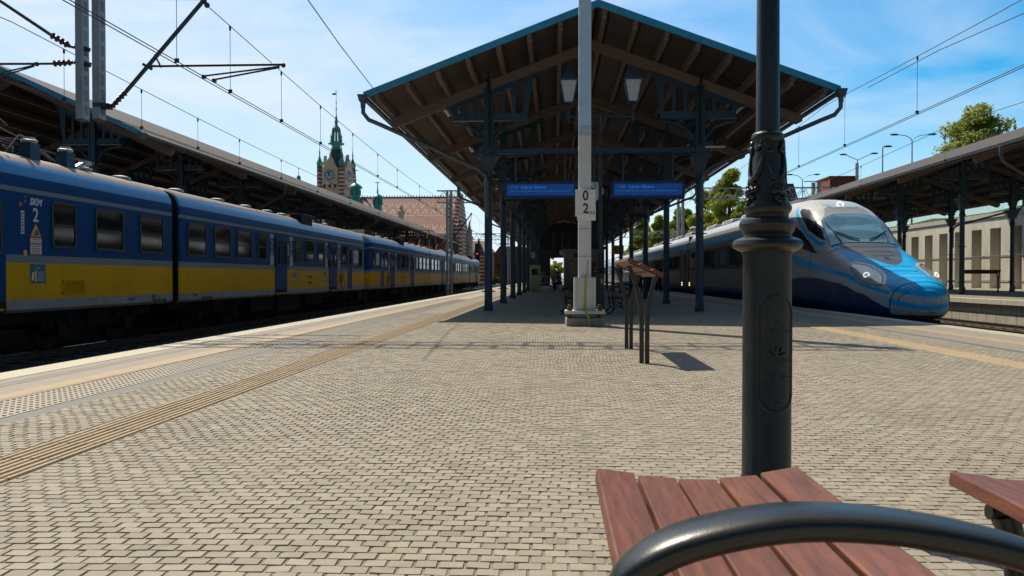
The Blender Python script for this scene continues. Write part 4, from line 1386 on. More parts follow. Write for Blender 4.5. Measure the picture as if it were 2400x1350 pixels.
# ================================================================ PLATFORM FURNITURE
wood = M('bench_wood', (.19,.066,.036), .45, 0, .4, 7, .0008, 60, stretch=(9,.9,9), spec=.4, dirt=(.085,.034,.022), dirt_amt=.6)
def make_arm(mb, w_=.56):
    """cast armrest, in the XZ plane (x 0..w_), z above the ground; flattened oval section"""
    pts = []
    P = [(-.032,.612,.024),(-.022,.636,.032),(.015,.668,.040),(.07,.691,.043),(.15,.708,.043),(.23,.710,.042),(.32,.700,.040),(.42,.676,.037),(.53,.626,.034),(.66,.556,.030)]
    path = [Vector((a,0,b_)) for a, b_, _ in P]
    # smooth
    fine, rs = [], []
    for i in range(len(P)-1):
        for q in range(4):
            u = q/4
            p0 = path[max(i-1,0)]; p1 = path[i]; p2 = path[i+1]; p3 = path[min(i+2,len(P)-1)]
            fine.append(.5*((2*p1)+(-p0+p2)*u+(2*p0-5*p1+4*p2-p3)*u*u+(-p0+3*p1-3*p2+p3)*u**3))
            rs.append(P[i][2]*(1-u)+P[i+1][2]*u)
    fine.append(path[-1]); rs.append(P[-1][2])
    SEC = [(1,.25),(.93,.6),(.74,.86),(.4,.98),(0,1.02),(-.4,.98),(-.74,.86),(-.93,.6),(-1,.25),(-.97,-.4),(-.84,-.85),(-.6,-1),(0,-1),(.6,-1),(.84,-.85),(.97,-.4)]
    o = len(mb.v); n = len(SEC)
    for i, (p, r) in enumerate(zip(fine, rs)):
        d = (fine[min(i+1,len(fine)-1)]-fine[max(i-1,0)]).normalized(); nn = Vector((-d.z,0,d.x))
        e = math.sin(min(1, (i+.4)/5)*PI/2)
        for cy_, cz_ in SEC:
            mb.v.append(tuple(p + Vector((0,1,0))*cy_*r*.92*e + nn*cz_*.0175*(.5+.5*e)))
    for i in range(len(fine)-1):
        for j in range(n):
            j2 = (j+1) % n
            mb.f.append([o+i*n+j, o+i*n+j2, o+(i+1)*n+j2, o+(i+1)*n+j]); mb.m.append(0)
    mb.f.append([o+j for j in range(n)][::-1]); mb.m.append(0)
    mb.f.append([o+(len(fine)-1)*n+j for j in range(n)]); mb.m.append(0)
    # drop struts
    mb.tube([(.02,0,.63),(.04,0,.56),(.05,0,.49),(.045,0,.42)], [.02,.018,.016,.018], 8)
    mb.tube([(.62,0,.56),(.60,0,.51),(.53,0,.46),(.50,0,.41)], [.02,.018,.016,.018], 8)
    mb.tube([(.20,0,.42),(.14,0,.5),(.2,0,.56),(.3,0,.56),(.36,0,.5),(.3,0,.42)], .010, 6)
def bench(label, loc, L_=1.15, rz=0, arms=(0,1)):
    """backless slatted bench, width along x 0..0.52, slats run along y 0..L_"""
    t = thing('bench', label, 'bench', loc, rz, 'wooden slatted benches with iron arms')
    prof = [(.0,.462),(.107,.447),(.211,.441),(.315,.450),(.419,.470)]
    for i, (x, z) in enumerate(prof):
        tilt = (-.12,-.06,0.0,.10,.20)[i]
        mb = MB()
        tf = Matrix.Translation((x+.048, 0, z)) @ Matrix.Rotation(-tilt, 4, 'Y')
        mb.box(-.048,.048,0,L_,-.018,.020, 0, tf)
        mb.build('slat', wood, t, bevel=.005)
    for ya in (.16, L_-.15):
        mb = MB()
        mb.tube([(.02,ya,.425),(.14,ya,.412),(.26,ya,.408),(.38,ya,.42),(.50,ya,.445)], .020, 8, flat=1)
        mb.tube([(.055,ya,.42),(.075,ya,.36),(.078,ya,.30),(.085,ya,.22),(.08,ya,.12),(-.01,ya,.02),(-.07,ya,.012)], [.034,.028,.024,.022,.022,.022,.024], 8)
        mb.tube([(.40,ya,.42),(.44,ya,.33),(.39,ya,.22),(.42,ya,.12),(.53,ya,.02),(.59,ya,.012)], [.024,.022,.02,.02,.022,.024], 8)
        mb.tube([(.13,ya,.22),(.2,ya,.27),(.26,ya,.285),(.32,ya,.27),(.39,ya,.22)], .014, 6)
        mb.tube([(.10,ya,.13),(.18,ya,.18),(.26,ya,.19),(.34,ya,.18),(.42,ya,.13)], .012, 6)
        mb.build('leg', iron_d, t, smooth=50)
    for k in arms:
        mb = MB(); make_arm(mb)
        mb.v = [(a, b_+(.04 if k == 0 else L_-.16), c) for a, b_, c in mb.v]
        mb.build('armrest', armm, t, smooth=60)
    return t
armm = M('armrest_enamel', (.016,.018,.016), .33, .0, .15, 20, .0002, 300, spec=.7)
B1 = bench('red wooden slatted bench in the foreground with a black curved armrest', (.105, .885, 0), 1.165, arms=(0,)); B1.scale = (1,1,.945)
bench('red wooden slatted bench cut off by the right edge, beside the foreground bench', (.995, .90, 0), 1.165, arms=(0,)).scale = (1,1,.945)
bench('wooden bench beside the white mast under the canopy, left of the far lamp post', (.22, 20.3, 0), 1.8)
bench('wooden bench under the canopy, right of the far lamp post', (1.42, 20.3, 0), 1.8)

# lamp posts -----------------------------------------------------------------
K = .001875
def zpy(y): return .95 + (650-y)*K
def prof_lamp():
    P = [(0,62),(1300,62),(1312,57),(598,54),(597,57),(592,57),(588,66),(582,76),(575,79),(566,76),(560,64),(557,54),(552,53),(546,57),(538,61),(528,63),(519,60),(515,52),(513,47),(506,47),(503,49),(499,52),(492,54),(486,53),(478,47),(465,43.5),(455,42),(420,38),(380,33.5),(350,31.5),(341,31),(340,33),(335,36),(329,37),(322,35),(318,31),(316,27),(300,26.3)]
    out = [(.118,0),(.118,.06),(.103,.09)]
    for y, r in P[3:]: out.append((r*K, zpy(y)))
    out += [(.047,2.2),(.045,4.2),(.06,4.22),(.06,4.27),(.042,4.3),(.04,4.95),(.055,4.98),(.06,5.05),(.045,5.1),(.02,5.17),(.002,5.19)]
    return out
def lantern(parent, x):
    o = Matrix.Translation((x,0,5.06))
    mb = MB()
    mb.lathe([(.02,-.14),(.03,-.1),(.03,.1),(.05,.12),(.03,.16),(.02,.2)], (x,0,5.0), 10)
    mb.ball((x,0,4.84), .022, 8)
    for a in range(4): 
        q = PI/4+a*PI/2
        mb.tube([(x,0,5.2),(x+.12*math.cos(q),.12*math.sin(q),5.32)], .012, 5)
        mb.tube([(x+.16*math.cos(q),.16*math.sin(q),5.34),(x+.30*math.cos(q),.30*math.sin(q),5.86)], .019, 5)
    mb.lathe([(.165,5.32),(.165,5.35)], (x,0,0), 4, ph=PI/4)
    mb.lathe([(.33,5.86),(.34,5.89),(.30,5.90),(.20,6.02),(.19,6.06),(.06,6.07),(.035,6.10),(.03,6.14)], (x,0,0), 4, ph=PI/4)
    mb.ball((x,0,6.18), .06, 10, 0, (1,1,.75))
    l = mb.build('lantern', iron, parent, smooth=25)
    mb = MB(); mb.lathe([(.155,5.35),(.29,5.86)], (x,0,0), 4, ph=PI/4); mb.build('lantern_glass', opal, l)
def street_lamp(label, loc):
    t = thing('street_lamp', label, 'street lamp', loc, 0, 'cast iron lamp posts of the platform')
    MB().lathe(prof_lamp(), n=48).build('post', [iron_d], t, smooth=28)
    # garlands: four medallions, bows, ribbons and fruit
    mb = MB()
    def rad(z):
        y = 650-(z-.95)/K
        return (31 + (42-31)*max(0,(y-341))/(455-341))*K
    rg = random.Random(2)
    def on(a, z, o_=0): r = rad(z)+o_; return Vector((r*math.cos(a), r*math.sin(a), z))
    for k in range(4):
        a0 = R(-115) + k*PI/2
        c = on(a0, zpy(345), .002); d = Vector((math.cos(a0), math.sin(a0), 0)); s_ = Vector((-d.y, d.x, 0))
        rot = d.to_track_quat('Z','Y').to_matrix()
        mb.lathe([(.021,0),(.021,.007),(.017,.010),(.013,.006),(.011,.009)], c, 16, rot=rot)
        for sg in (-1, 1):                     # bow loops
            pl = [on(a0+sg*u, zpy(357)+h, .006) for u, h in ((0,0),(.22,.012),(.42,.006),(.46,-.010),(.3,-.018),(.1,-.008))]
            mb.tube(pl, [.006,.008,.009,.009,.007,.005], 6, closed=True)
            rb = [on(a0+sg*u, zpy(yy_), .004) for u, yy_ in ((.04,360),(.12,378),(.26,398),(.46,416),(.62,424),(.785,430))]
            mb.tube(rb, [.006,.008,.008,.008,.009,.009], 6)
            rb = [on(a0+sg*u, zpy(yy_), .003) for u, yy_ in ((.02,360),(.06,378),(.16,398),(.34,418),(.5,428))]
            mb.tube(rb, [.004,.005,.005,.005,.004], 5)
        a1 = a0 + PI/4                          # fruit cluster between medallions
        for i in range(5):                     # leaves/sheaf
            u = (i-2)*.17
            mb.tube([on(a1+u*1.4, zpy(420), .004), on(a1+u*.3, zpy(432), .010), on(a1+u*1.6, zpy(446), .006)], [.004,.008,.003], 6)
        for i in range(17):
            u = rg.uniform(-.42,.42); yv = rg.uniform(440,478)
            wv = 1 - (yv-440)/60
            p_ = on(a1+u*wv*1.1, zpy(yv), .006+ (yv-440)/40*.006)
            mb.ball(p_, rg.uniform(.008,.014), 8)
        mb.ball(on(a1, zpy(455), .012), .017, 10); mb.ball(on(a1+.22, zpy(452), .008), .013, 9); mb.ball(on(a1-.24, zpy(456), .008), .014, 9)
        mb.ball(on(a1, zpy(484), .018), .007, 6)
    mb.build('garland', iron_d, t, smooth=70)
    # oval inspection cover with embossed ornament, turned to -Y
    def cyl(x, z, o_=0): 
        r = .1008 + o_; return Vector((x, -math.sqrt(max(0,r*r-x*x)), z))
    mb = MB()
    z0, z1, hwd = zpy(955)+.075, zpy(690)-.075, .074
    XC = .016
    pts = [ (XC+hwd*math.cos(q), z1+hwd*math.sin(q)) for q in [PI*i/16 for i in range(17)]] + [(XC-hwd, z1-(z1-z0)*i/10) for i in range(1,10)] + [(XC+hwd*math.cos(q), z0+hwd*math.sin(q)) for q in [PI+PI*i/16 for i in range(17)]] + [(XC+hwd, z0+(z1-z0)*i/10) for i in range(1,10)]
    mb.tube([cyl(a, c, .001) for a, c in pts], .005, 6, closed=True)
    mb.tube([cyl(XC+(a-XC)*.86, z0+(c-z0)*1.0 if z0<c<z1 else (z1+(c-z1)*.86 if c>=z1 else z0+(c-z0)*.86), .0) for a, c in pts], .003, 5, closed=True)
    for z in (zpy(752), zpy(935)):
        p_ = cyl(XC, z, .002); mb.ball(p_, .008, 8); 
    for sgn, zc in ((1, zpy(770)), (-1, zpy(873))):
        for sg in (-1,1):
            mb.tube([cyl(XC+sg*(.012+.048*(i/14)), zc+sgn*.008*math.sin(i*.75)*(1-.3*i/14), .001) for i in range(15)], .0022, 5)
            mb.tube([cyl(XC+sg*.052+.011*math.cos(q), zc+.006*math.sin(q), .001) for q in [i*PI/5 for i in range(10)]], .002, 4, closed=True)
            mb.tube([cyl(XC+sg*.018+.013*math.cos(q), zc+.011*math.sin(q), .001) for q in [i*PI/5 for i in range(10)]], .002, 4, closed=True)
    for i in range(5):
        a = R(90+(i-2)*34); ln = .044
        mb.tube([cyl(XC+.010*math.cos(a), zpy(828)+.008*math.sin(a), 0), cyl(XC+ln*.6*math.cos(a), zpy(828)+ln*.6*math.sin(a), .0035), cyl(XC+ln*math.cos(a), zpy(828)+ln*math.sin(a), .001)], [.003,.012,.007], 8, flat=.5)
    ip = mb.build('inspection_cover', iron_d, t, smooth=60)
    o = text('art metal', .032, (XC, -.1035, zpy(836)), '-Y', iron_d, ip, ext=.002)
    for v in o.data.vertices:                  # wrap the letters round the post
        x = v.co.x + XC
        v.co.z += -.1035 + .0 + math.sqrt(max(0, .1008**2 - x*x)) + .001
    # arms and scrolls
    mb = MB()
    mb.tube([(-.8,0,4.98),(.8,0,4.98)], .022, 8)
    for sg in (-1,1):
        mb.tube([(sg*.06,0,4.6),(sg*.2,0,4.62),(sg*.3,0,4.75),(sg*.22,0,4.85),(sg*.14,0,4.78),(sg*.2,0,4.72)], .009, 6)
        mb.tube([(sg*.3,0,4.75),(sg*.45,0,4.70),(sg*.58,0,4.78),(sg*.52,0,4.88),(sg*.44,0,4.84)], .009, 6)
        mb.tube([(sg*.58,0,4.8),(sg*.7,0,4.85),(sg*.75,0,4.95)], .009, 6)
        mb.ball((sg*.8,0,4.98), .035, 8)
    mb.build('cross_arm', iron, t, smooth=50)
    for sg in (-1,1): lantern(t, sg*.8)
    return t
pA = at(1798, 620, Y=3.5)
street_lamp('big charcoal cast iron lamp post with garlands and oval cover, behind the foreground bench', (pA.x, 3.5, 0))
s2 = street_lamp('double lantern lamp post under the canopy gable, just right of the white mast', (at(1407,500,Y=20.2).x, 20.15, 0))
mb = MB(); mb.box(.01,.065,-.104,-.101,.80,.90,0); mb.box(.015,.06,-.106,-.104,.80,.86,1); mb.ball((.037,-.106,.875), .01, 6, 2)
mb.build('sticker', [stick_w, stick_y, seal], s2)

# leaning rest ---------------------------------------------------------------
def rest(label, loc, rz=0, sc=1):
    t = thing('leaning_rest', label, 'leaning rest', loc, rz, 'wooden leaning rests on thin curved legs')
    for i in range(3):
        x = -.13 + i*.135; z = 1.125 - i*.062
        tf = Matrix.Translation((x,0,z)) @ Matrix.Rotation(R(24), 4, 'Y')
        MB().box(-.062,.062,-.98,.98,-.022,.022,0,tf).build('plank', wood, t, bevel=.006)
    mb = MB()
    for y in (-.93,.93): mb.bar((-.17,y,1.115),(.17,y,.96), .04, .02)
    mb.build('bearer', iron_d, t)
    for y in (-.92,.92):
        for sg in (-1, 1):
            P = [(sg*.03,0),(sg*.03,.45),(sg*.042,.62),(sg*.07,.78),(sg*.115,.93),(-.17 if sg<0 else .15, 1.08 if sg<0 else .965)]
            mb = MB()
            pts = []
            for i in range(len(P)-1):
                for q in range(4):
                    u = q/4; pts.append((P[i][0]*(1-u)+P[i+1][0]*u, P[i][1]*(1-u)+P[i+1][1]*u))
            pts.append(P[-1])
            for k in range(2):
                pts = [pts[0]] + [((pts[i-1][0]+2*pts[i][0]+pts[i+1][0])/4, (pts[i-1][1]+2*pts[i][1]+pts[i+1][1])/4) for i in range(1,len(pts)-1)] + [pts[-1]]
            n = len(pts)
            for x, z in pts:
                for dx, dy in ((-.024,-.018),(.024,-.018),(.024,.018),(-.024,.018)): mb.v.append((x+dx, y+dy, z))
            for i in range(n-1):
                for j in range(4):
                    mb.f.append([i*4+j, i*4+(j+1)%4, (i+1)*4+(j+1)%4, (i+1)*4+j]); mb.m.append(0)
            mb.f += [[0,1,2,3],[(n-1)*4+j for j in range(4)]]; mb.m += [0,0]
            mb.build('leg', iron_d, t)
    return t
rest('wooden leaning rest with curved dark legs standing in the sun in front of the canopy', (.99, 9.78, 0))
rest('wooden leaning rest on the right hand platform in front of the retaining wall', (at(2297,650,Y=43).x, 43, .18), R(90))

# white catenary mast, portal beam and drop posts -----------------------------
MX, MY = at(1370, 700, Y=15.8).x, 15.8
PT = thing('catenary_portal', 'white steel catenary mast carrying a lattice beam with two hanging posts and a slanted arm', 'catenary mast', (MX, MY, 0))
mb = MB()
for sy in (-1,1): mb.box(-.12,.12,sy*.11-.035,sy*.11+.035,.55,3.75,3); mb.box(-.12,.12,sy*.11-.035,sy*.11+.035,3.75,8.6,0)
for sx in (-1,1): mb.box(sx*.118-.006,sx*.118+.006,-.11,.11,.55,2.6,3)
z = 2.7
while z < 8.4:
    for sx in (-1,1): mb.box(sx*.114-.006,sx*.114+.006,-.08,.08,z,z+.09,0)
    z += .38
mb.box(-.122,.122,-.149,-.146,3.72,3.92,1)
for z in (1.36,1.9): 
    mb.box(-.125,.125,-.150,-.146,z-.008,z+.008,2); mb.ball((0,-.155,z), .02, 8, 2)
mb.build('mast', [mastm := M('mast_sky_tint', (.48,.66,.88), .55, 0, .06, 3, .0008, 40), M('mast_band', (.42,.52,.62), .5), galv, M('mast_paint_lower', (.72,.74,.78), .55, 0, .07, 3, .0008, 40, dirt=(.3,.27,.2), dirt_amt=.3)], PT)  # upper mast: blue of the reflected sky put into the paint colour
mb = MB()
mb.box(-.19,.19,-.19,.19,.30,.95); 
mb.box(-.13,.13,-.195,-.19,.33,.95); mb.box(-.21,-.17,-.22,.22,.30,.95); mb.box(.17,.21,-.22,.22,.30,.95)
mb.build('mast_sleeve', white, PT, bevel=.006)
mb = MB(); mb.box(-.39,.39,-.33,.33,.235,.30); mb.build('base_plate', white, PT, bevel=.006)
for sx in (-.30,.30):
    for sy in (-.25,.25):
        mb = MB(); mb.lathe([(.035,.15),(.035,.30),(.048,.301),(.048,.36),(.03,.362),(.03,.40),(.022,.405)], (sx,sy,0), 8); mb.lathe([(.045,.17),(.045,.23)], (sx,sy,0), 6)
        mb.build('anchor_bolt', rust, PT, smooth=30)
mb = MB(); rg = random.Random(8)
base = [(-.36,-.32),(.34,-.33),(.37,-.28),(.36,.3),(-.35,.31),(-.38,.2)]
mb.prism(base, -.02, .16, 'XY'); mb.build('concrete_foot', conc, PT, bevel=.03)
mb = MB(); mb.bar((.06,-.155,1.28),(.03,-.20,.90), .03,.008,up=(0,1,0),mi=1); mb.bar((.02,-.20,1.0),(.0,-.205,.32),.045,.006,up=(0,1,0)); mb.bar((.0,-.205,.32),(0,-.335,.305),.045,.006); mb.bar((0,-.338,.305),(.07,-.36,.16),.045,.006,up=(0,1,0)); mb.bar((.07,-.36,.16),(.09,-.38,.0),.045,.006,up=(0,1,0))
mb.build('earthing_strap', [yellowp, galv], PT)
# lattice beam
def truss(mb, x0, x1, z0, z1, d, step, r=.03):
    for y in (-d, d):
        for z in (z0, z1): mb.bar((x0,y,z),(x1,y,z), .05)
        n = max(1, round((x1-x0)/step))
        for i in range(n):
            a = x0+(x1-x0)*i/n; c = x0+(x1-x0)*(i+1)/n; m_ = (a+c)/2
            mb.bar((a,y,z0),(m_,y,z1), .03); mb.bar((m_,y,z1),(c,y,z0), .03)
    n = max(1, round((x1-x0)/step))
    for i in range(n+1):
        a = x0+(x1-x0)*i/n
        for z in (z0,z1): mb.bar((a,-d,z),(a,d,z), .04)
mb = MB(); truss(mb, -15.5, .12, 7.75, 8.55, .3, .8); mb.build('lattice_beam', mastm, PT)
def drop(x):
    mb = MB()
    ZB = 4.16
    for sy in (-1,1): mb.box(x-.075,x+.075,sy*.095-.025,sy*.095+.025,ZB,7.75,0)
    # laced side towards the platform
    z = ZB
    mb.box(x+.085,x+.115,-.13,.13,ZB,7.75,0) if False else None
    while z < 7.6:
        for sx in (-1,1): mb.box(x+sx*.072-.005,x+sx*.072+.005,-.07,.07,z,z+.09,0)
        z += .30
    mb.box(x-.08,x+.08,-.13,.13,ZB-.02,ZB-.0,1)
    mb.build('drop_post', [steelgrey, rust], PT)
xa, xb = at(193,200,Y=MY).x - MX, at(232,200,Y=MY).x - MX
drop(xa); drop(xb)
insu = M('insulator', (.05,.035,.03), .3)
def insul(mb, p, q, n=4, r=.05, mi=1):
    p, q = Vector(p), Vector(q)
    pts, rs = [], []
    for i in range(n*3+1):
        u = i/(n*3); pts.append(p+(q-p)*u); rs.append(r if i % 3 == 1 else r*.55)
    mb.tube(pts, rs, 10, mi)
def LP(px, py, Y=MY): p = at(px, py, Y=Y); return Vector((p.x-MX, p.y-MY, p.z))
mb = MB()
p0, p1, p2 = LP(262,250), LP(296,214), LP(478,0)
mb.tube([p1, p2, p2+(p2-p1)*.15], .042, 10); mb.tube([LP(240,246),LP(262,248),p0], .035, 8); insul(mb, p0, p1, 5, .07)
mb.cbox(LP(240,248), (.25,.3,.08)); mb.bar(LP(225,248), LP(262,250), .08, .12)
mb.tube([LP(350,155),LP(664,151)], .026, 8); mb.tube([LP(362,128),LP(378,158)], .018, 6); mb.tube([LP(335,150),LP(356,162)], .03, 8); mb.ball(LP(664,153), .05, 8)
mb.tube([LP(478,178),LP(655,156)], .018, 6); mb.tube([LP(500,187),LP(655,158)], .018, 6); mb.cbox(LP(478,180),(.06,.1,.06)); mb.cbox(LP(502,189),(.06,.1,.06))
for px, py in ((478,2),(485,12)): mb.ball(LP(px,py), .06, 8)
mb.tube([LP(330,-2),LP(470,-1)], .012, 5)
mb.build('cantilever_arm', [zincd := M('arm_steel', (.05,.07,.09), .5, .4), insu], PT, smooth=50)
mb = MB()
mb.tube([LP(-60,-35),LP(5,5),LP(120,82)], .036, 8); insul(mb, LP(120,82), LP(163,108), 4, .075); mb.tube([LP(163,108),LP(190,115)], .03, 8)
mb.bar(LP(176,108), LP(210,117), .06,.08); mb.bar(LP(176,146), LP(212,153), .06,.08)
mb.tube([LP(-80,150),LP(125,149)], .026, 8); insul(mb, LP(125,149), LP(170,146), 4, .07); mb.tube([LP(170,146),LP(190,147)], .02, 8)
mb.tube([LP(-50,182),LP(80,153)], .016, 6); mb.tube([LP(-50,195),LP(80,155)], .016, 6); mb.ball(LP(86,150), .05, 8)
mb.build('cantilever_arm', [zincd, insu], PT, smooth=50)
# number board
mb = MB(); mb.box(-.19,.20,-.20,-.18,2.14,2.66,0); mb.box(-.15,.21,-.17,-.15,2.06,2.6,0)
nb = mb.build('number_board', stick_wb := M('board_white', (.82,.83,.82), .5, 0, .04), PT, bevel=.003)
text('0', .27, (0.01,-.201,2.535), '-Y', lett_d, nb, bold=.006, sx=.85); text('2', .27, (0.015,-.201,2.285), '-Y', lett_d, nb, bold=.006, sx=.85); text('-17,3', .075, (.125,-.201,2.205), '-Y', lett_d, nb, bold=.002, sx=.85)

# displays, clocks -------------------------------------------------------------
scr_off = M('display_off', (.01,.03,.10), .3)
def display(label, px0, px1, py0, py1, Y, hour, big=True):
    a, c = at(px0, py1, Y=Y), at(px1, py0, Y=Y)
    t = thing('departure_board', label, 'departure board', ((a.x+c.x)/2, Y, a.z), 0, 'blue hanging departure boards')
    w_, h = (c.x-a.x)/2, c.z-a.z
    MB().box(-w_,w_,-.09,.09,0,h).build('housing', displ, t, bevel=.008)
    s_ = MB().box(-w_*.925,w_*.925,-.094,-.091,h*.17,h*.82).build('screen', screenb if big else scr_off, t)
    if big:
        text(hour, .105, (-w_*.83,-.0945,h*.65), '-Y', disptxt, s_, align='LEFT', ext=.0005, sx=.9)
        text('Gdynia Główna', .12, (-w_*.54,-.0945,h*.65), '-Y', disptxt, s_, align='LEFT', ext=.0005, sx=.95)
        mb = MB(); rg = random.Random(int(hour[-1]))
        x = -w_*.85
        while x < w_*.8:
            l = rg.uniform(.03,.1); mb.box(x, x+l, -.0955, -.0945, h*.41, h*.435); x += l+.02
        mb.build('small_print', disptxt, s_)
    for x in (-w_*.68, w_*.68): MB().tube([(x,0,h),(x,0,4.44-a.z)], .022, 8).build('hanger', iron, t)
    return t
display('blue departure board left of the white mast, reading 11:14 Gdynia Główna', 1182, 1352, 425, 466, 22.45, '11:14')
display('blue departure board right of the white mast, reading 11:03 Gdynia Główna', 1432, 1604, 423, 466, 22.45, '11:03')
display('small distant unlit blue board deep under the canopy, left one', 1256, 1304, 586, 596, 62, '', False)
display('small distant unlit blue board deep under the canopy, right one', 1330, 1358, 586, 596, 62, '', False)
facem = M('clock_face', (.62,.66,.66), .4, 0, .03)
def clock(label, px, py, Y, r, top):
    c = at(px, py, Y=Y)
    t = thing('platform_clock', label, 'clock', (c.x, Y, c.z), 0, 'round white station clocks')
    rot = Matrix.Rotation(R(90), 3, 'X')
    MB().lathe([(r*1.0,-.07),(r*1.06,-.05),(r*1.06,.05),(r*1.0,.07)], n=32, rot=rot).build('case', displ, t, smooth=30)
    f = MB().lathe([(r*.97,.0),(r*.97,.004)], (0,-.071,0), 32, rot=rot).build('face', facem, t)
    mb = MB()
    for i in range(12):
        a = i*PI/6; d = Vector((math.sin(a),0,math.cos(a)))
        mb.bar(d*r*.78+Vector((0,-.078,0)), d*r*.9+Vector((0,-.078,0)), .02 if i % 3 else .03, .004, up=(0,1,0))
    mb.build('hour_marks', seal, f)
    mb = MB()
    for a, l, w_ in ((R(-32), .55, .028), (R(15), .8, .02)):
        d = Vector((math.sin(a),0,math.cos(a))); mb.bar(-d*r*.12+Vector((0,-.082,0)), d*r*l+Vector((0,-.082,0)), w_, .004, up=(0,1,0))
    mb.build('hands', seal, f)
    MB().tube([(0,0,r),(0,0,top-c.z)], .02, 8).build('hanger', iron, t)
clock('white round clock partly hidden behind the white mast and lamp post', 1392, 449, 22.3, .27, 4.44)
clock('small distant white clock hanging deep under the canopy', 1318, 592, 60, .24, 4.2)
# ================================================================ OVERHEAD LINES
def ohl(label, x, zc, masts, sag=.55, ztop=1.75, ymax=140, r=.009, drop_at=None, ystep=6.0, cx=.05, ystart=-12):
    """contact wire pair + catenary messenger between supports at the given Y values"""
    t = thing('overhead_line', label, 'overhead wire', (x, 0, 0), 0, 'overhead wires above the tracks')
    def zm(y):
        for a, b_ in zip(masts[:-1], masts[1:]):
            if a <= y <= b_:
                u = (y-a)/(b_-a); return zc + ztop - sag*4*u*(1-u)
        return zc + ztop
    for dx in (-cx, cx):
        MB().tube([(dx,ystart,zc),(dx,ymax,zc)], r, 6).build('contact_wire', wire_m, t)
    ys = [ystart + (ymax-ystart)*i/60 for i in range(61)]
    MB().tube([(0,y,zm(y)) for y in ys], r, 6).build('messenger_wire', wire_m, t)
    for y in (drop_at or [masts[0]+2+ystep*i for i in range(int((ymax-masts[0])/ystep))]):
        if y > ymax: continue
        mb = MB(); mb.tube([(0,y,zm(y)),(0,y,zc+.01)], .006, 5); mb.cbox((0,y,zm(y)-.05),(.035,.035,.10)); mb.cbox((0,y,zc+.04),(.08,.035,.08))
        mb.build('dropper', wire_m, t)
    return t
ZC = 5.02
def yat(px, x): return (abs(x)*F)/(abs(px-1300))
ohl('double contact wire with messenger and droppers over the empty track left of the central platform', -7.16, ZC, [-45,16,72,130], sag=.75, ztop=1.55,
    drop_at=[14.8,17.3,20.6,24.1,28,32,36,42,48,54,60,68,76,86,96])
ohl('thin overhead line above the commuter train, running along the dark canopy edge', -11.14, 4.95, [-45,16,72,130], sag=.55, ztop=1.25, drop_at=[17.6,21,24.4,27.7,32,37,43,50,60,70,80])
ohl('overhead line above the high speed train on the right', 9.45, 5.22, [-38,28,86,140], sag=.7, ztop=1.75, drop_at=[16.3,21.4,26.6,31.5,38,45,52,60,70,80])
ohl('farthest right overhead line passing the canopy roof and the leafy tree', 13.5, 4.95, [-38,28,86,140], sag=.6, ztop=1.2, drop_at=[23.7,28.4,36,44,54,66])
t = thing('stitch_wire', 'short extra wire branching up from the right hand messenger wire', 'overhead wire', (0,0,0))
MB().tube([at(2035,205,Y=23.9), at(2200,118,Y=19.6), at(2430,18,Y=15.6)], .009, 6).build('wire', wire_m, t)
t = thing('feeder_cable', 'single cable dropping steeply to the left corner of the central canopy roof', 'cable', (0,0,0))
MB().tube([at(690,-45,Y=12.4), at(800,110,Y=16.5), at(874,206,Y=20.6)], .010, 6).build('cable', wire_m, t)

# far gantries -----------------------------------------------------------------
def gantry(label, x0, x1, y, z, h, posts, step=.9, arm=None):
    t = thing('catenary_gantry', label, 'catenary gantry', (0, y, 0), 0, 'lattice gantries over the tracks')
    mb = MB(); truss(mb, x0, x1, z, z+h, .3, step); mb.build('lattice_beam', galv, t)
    for x in posts:
        mb = MB()
        for dx in (-.16,.16): mb.box(x+dx-.09,x+dx+.09,-.14,.14,-.78,z+h)
        k = 0
        while k < z: mb.box(x-.1,x+.1,-.12,.12,k,k+.08); k += .7
        mb.build('post', galv, t)
    if arm:
        for (xa_, za, xb_, zb_) in arm:
            mb = MB(); mb.tube([(xa_,0,za),(xb_,0,zb_)], .05, 6); mb.tube([(xb_,0,zb_),(xb_+(xa_-xb_)*.2,0,zb_-1.6)], .02, 5); mb.build('cantilever_arm', zincd, t)
    return t
Yg = 62
pl_ = at(1025, 460, Y=Yg).x
gantry('lattice gantry with twin posts beyond the left tracks in front of the patterned roof', pl_, -5.2, Yg, at(1025,475,Y=Yg).z, .92, [at(1053,500,Y=Yg).x], arm=[(at(1062,560,Y=Yg).x, at(1062,560,Y=Yg).z, at(1106,499,Y=Yg).x, at(1106,499,Y=Yg).z)])
Yg = 58
gantry('long pale lattice gantry above the high speed train in front of the trees', 7.4, 23.5, Yg, at(1600,467,Y=Yg).z, .78, [at(1595,500,Y=Yg).x])
gantry('second lattice gantry farther down the tracks, seen between the blue columns', 7.6, 22, 108, at(1500,556,Y=108).z, .85, [16.0])
gantry('third lattice gantry far away over the left tracks', -14, -5.4, 112, at(1160,562,Y=112).z, .85, [-6.4], arm=[(-6.4, 6.5, -8.5, 6.9)])

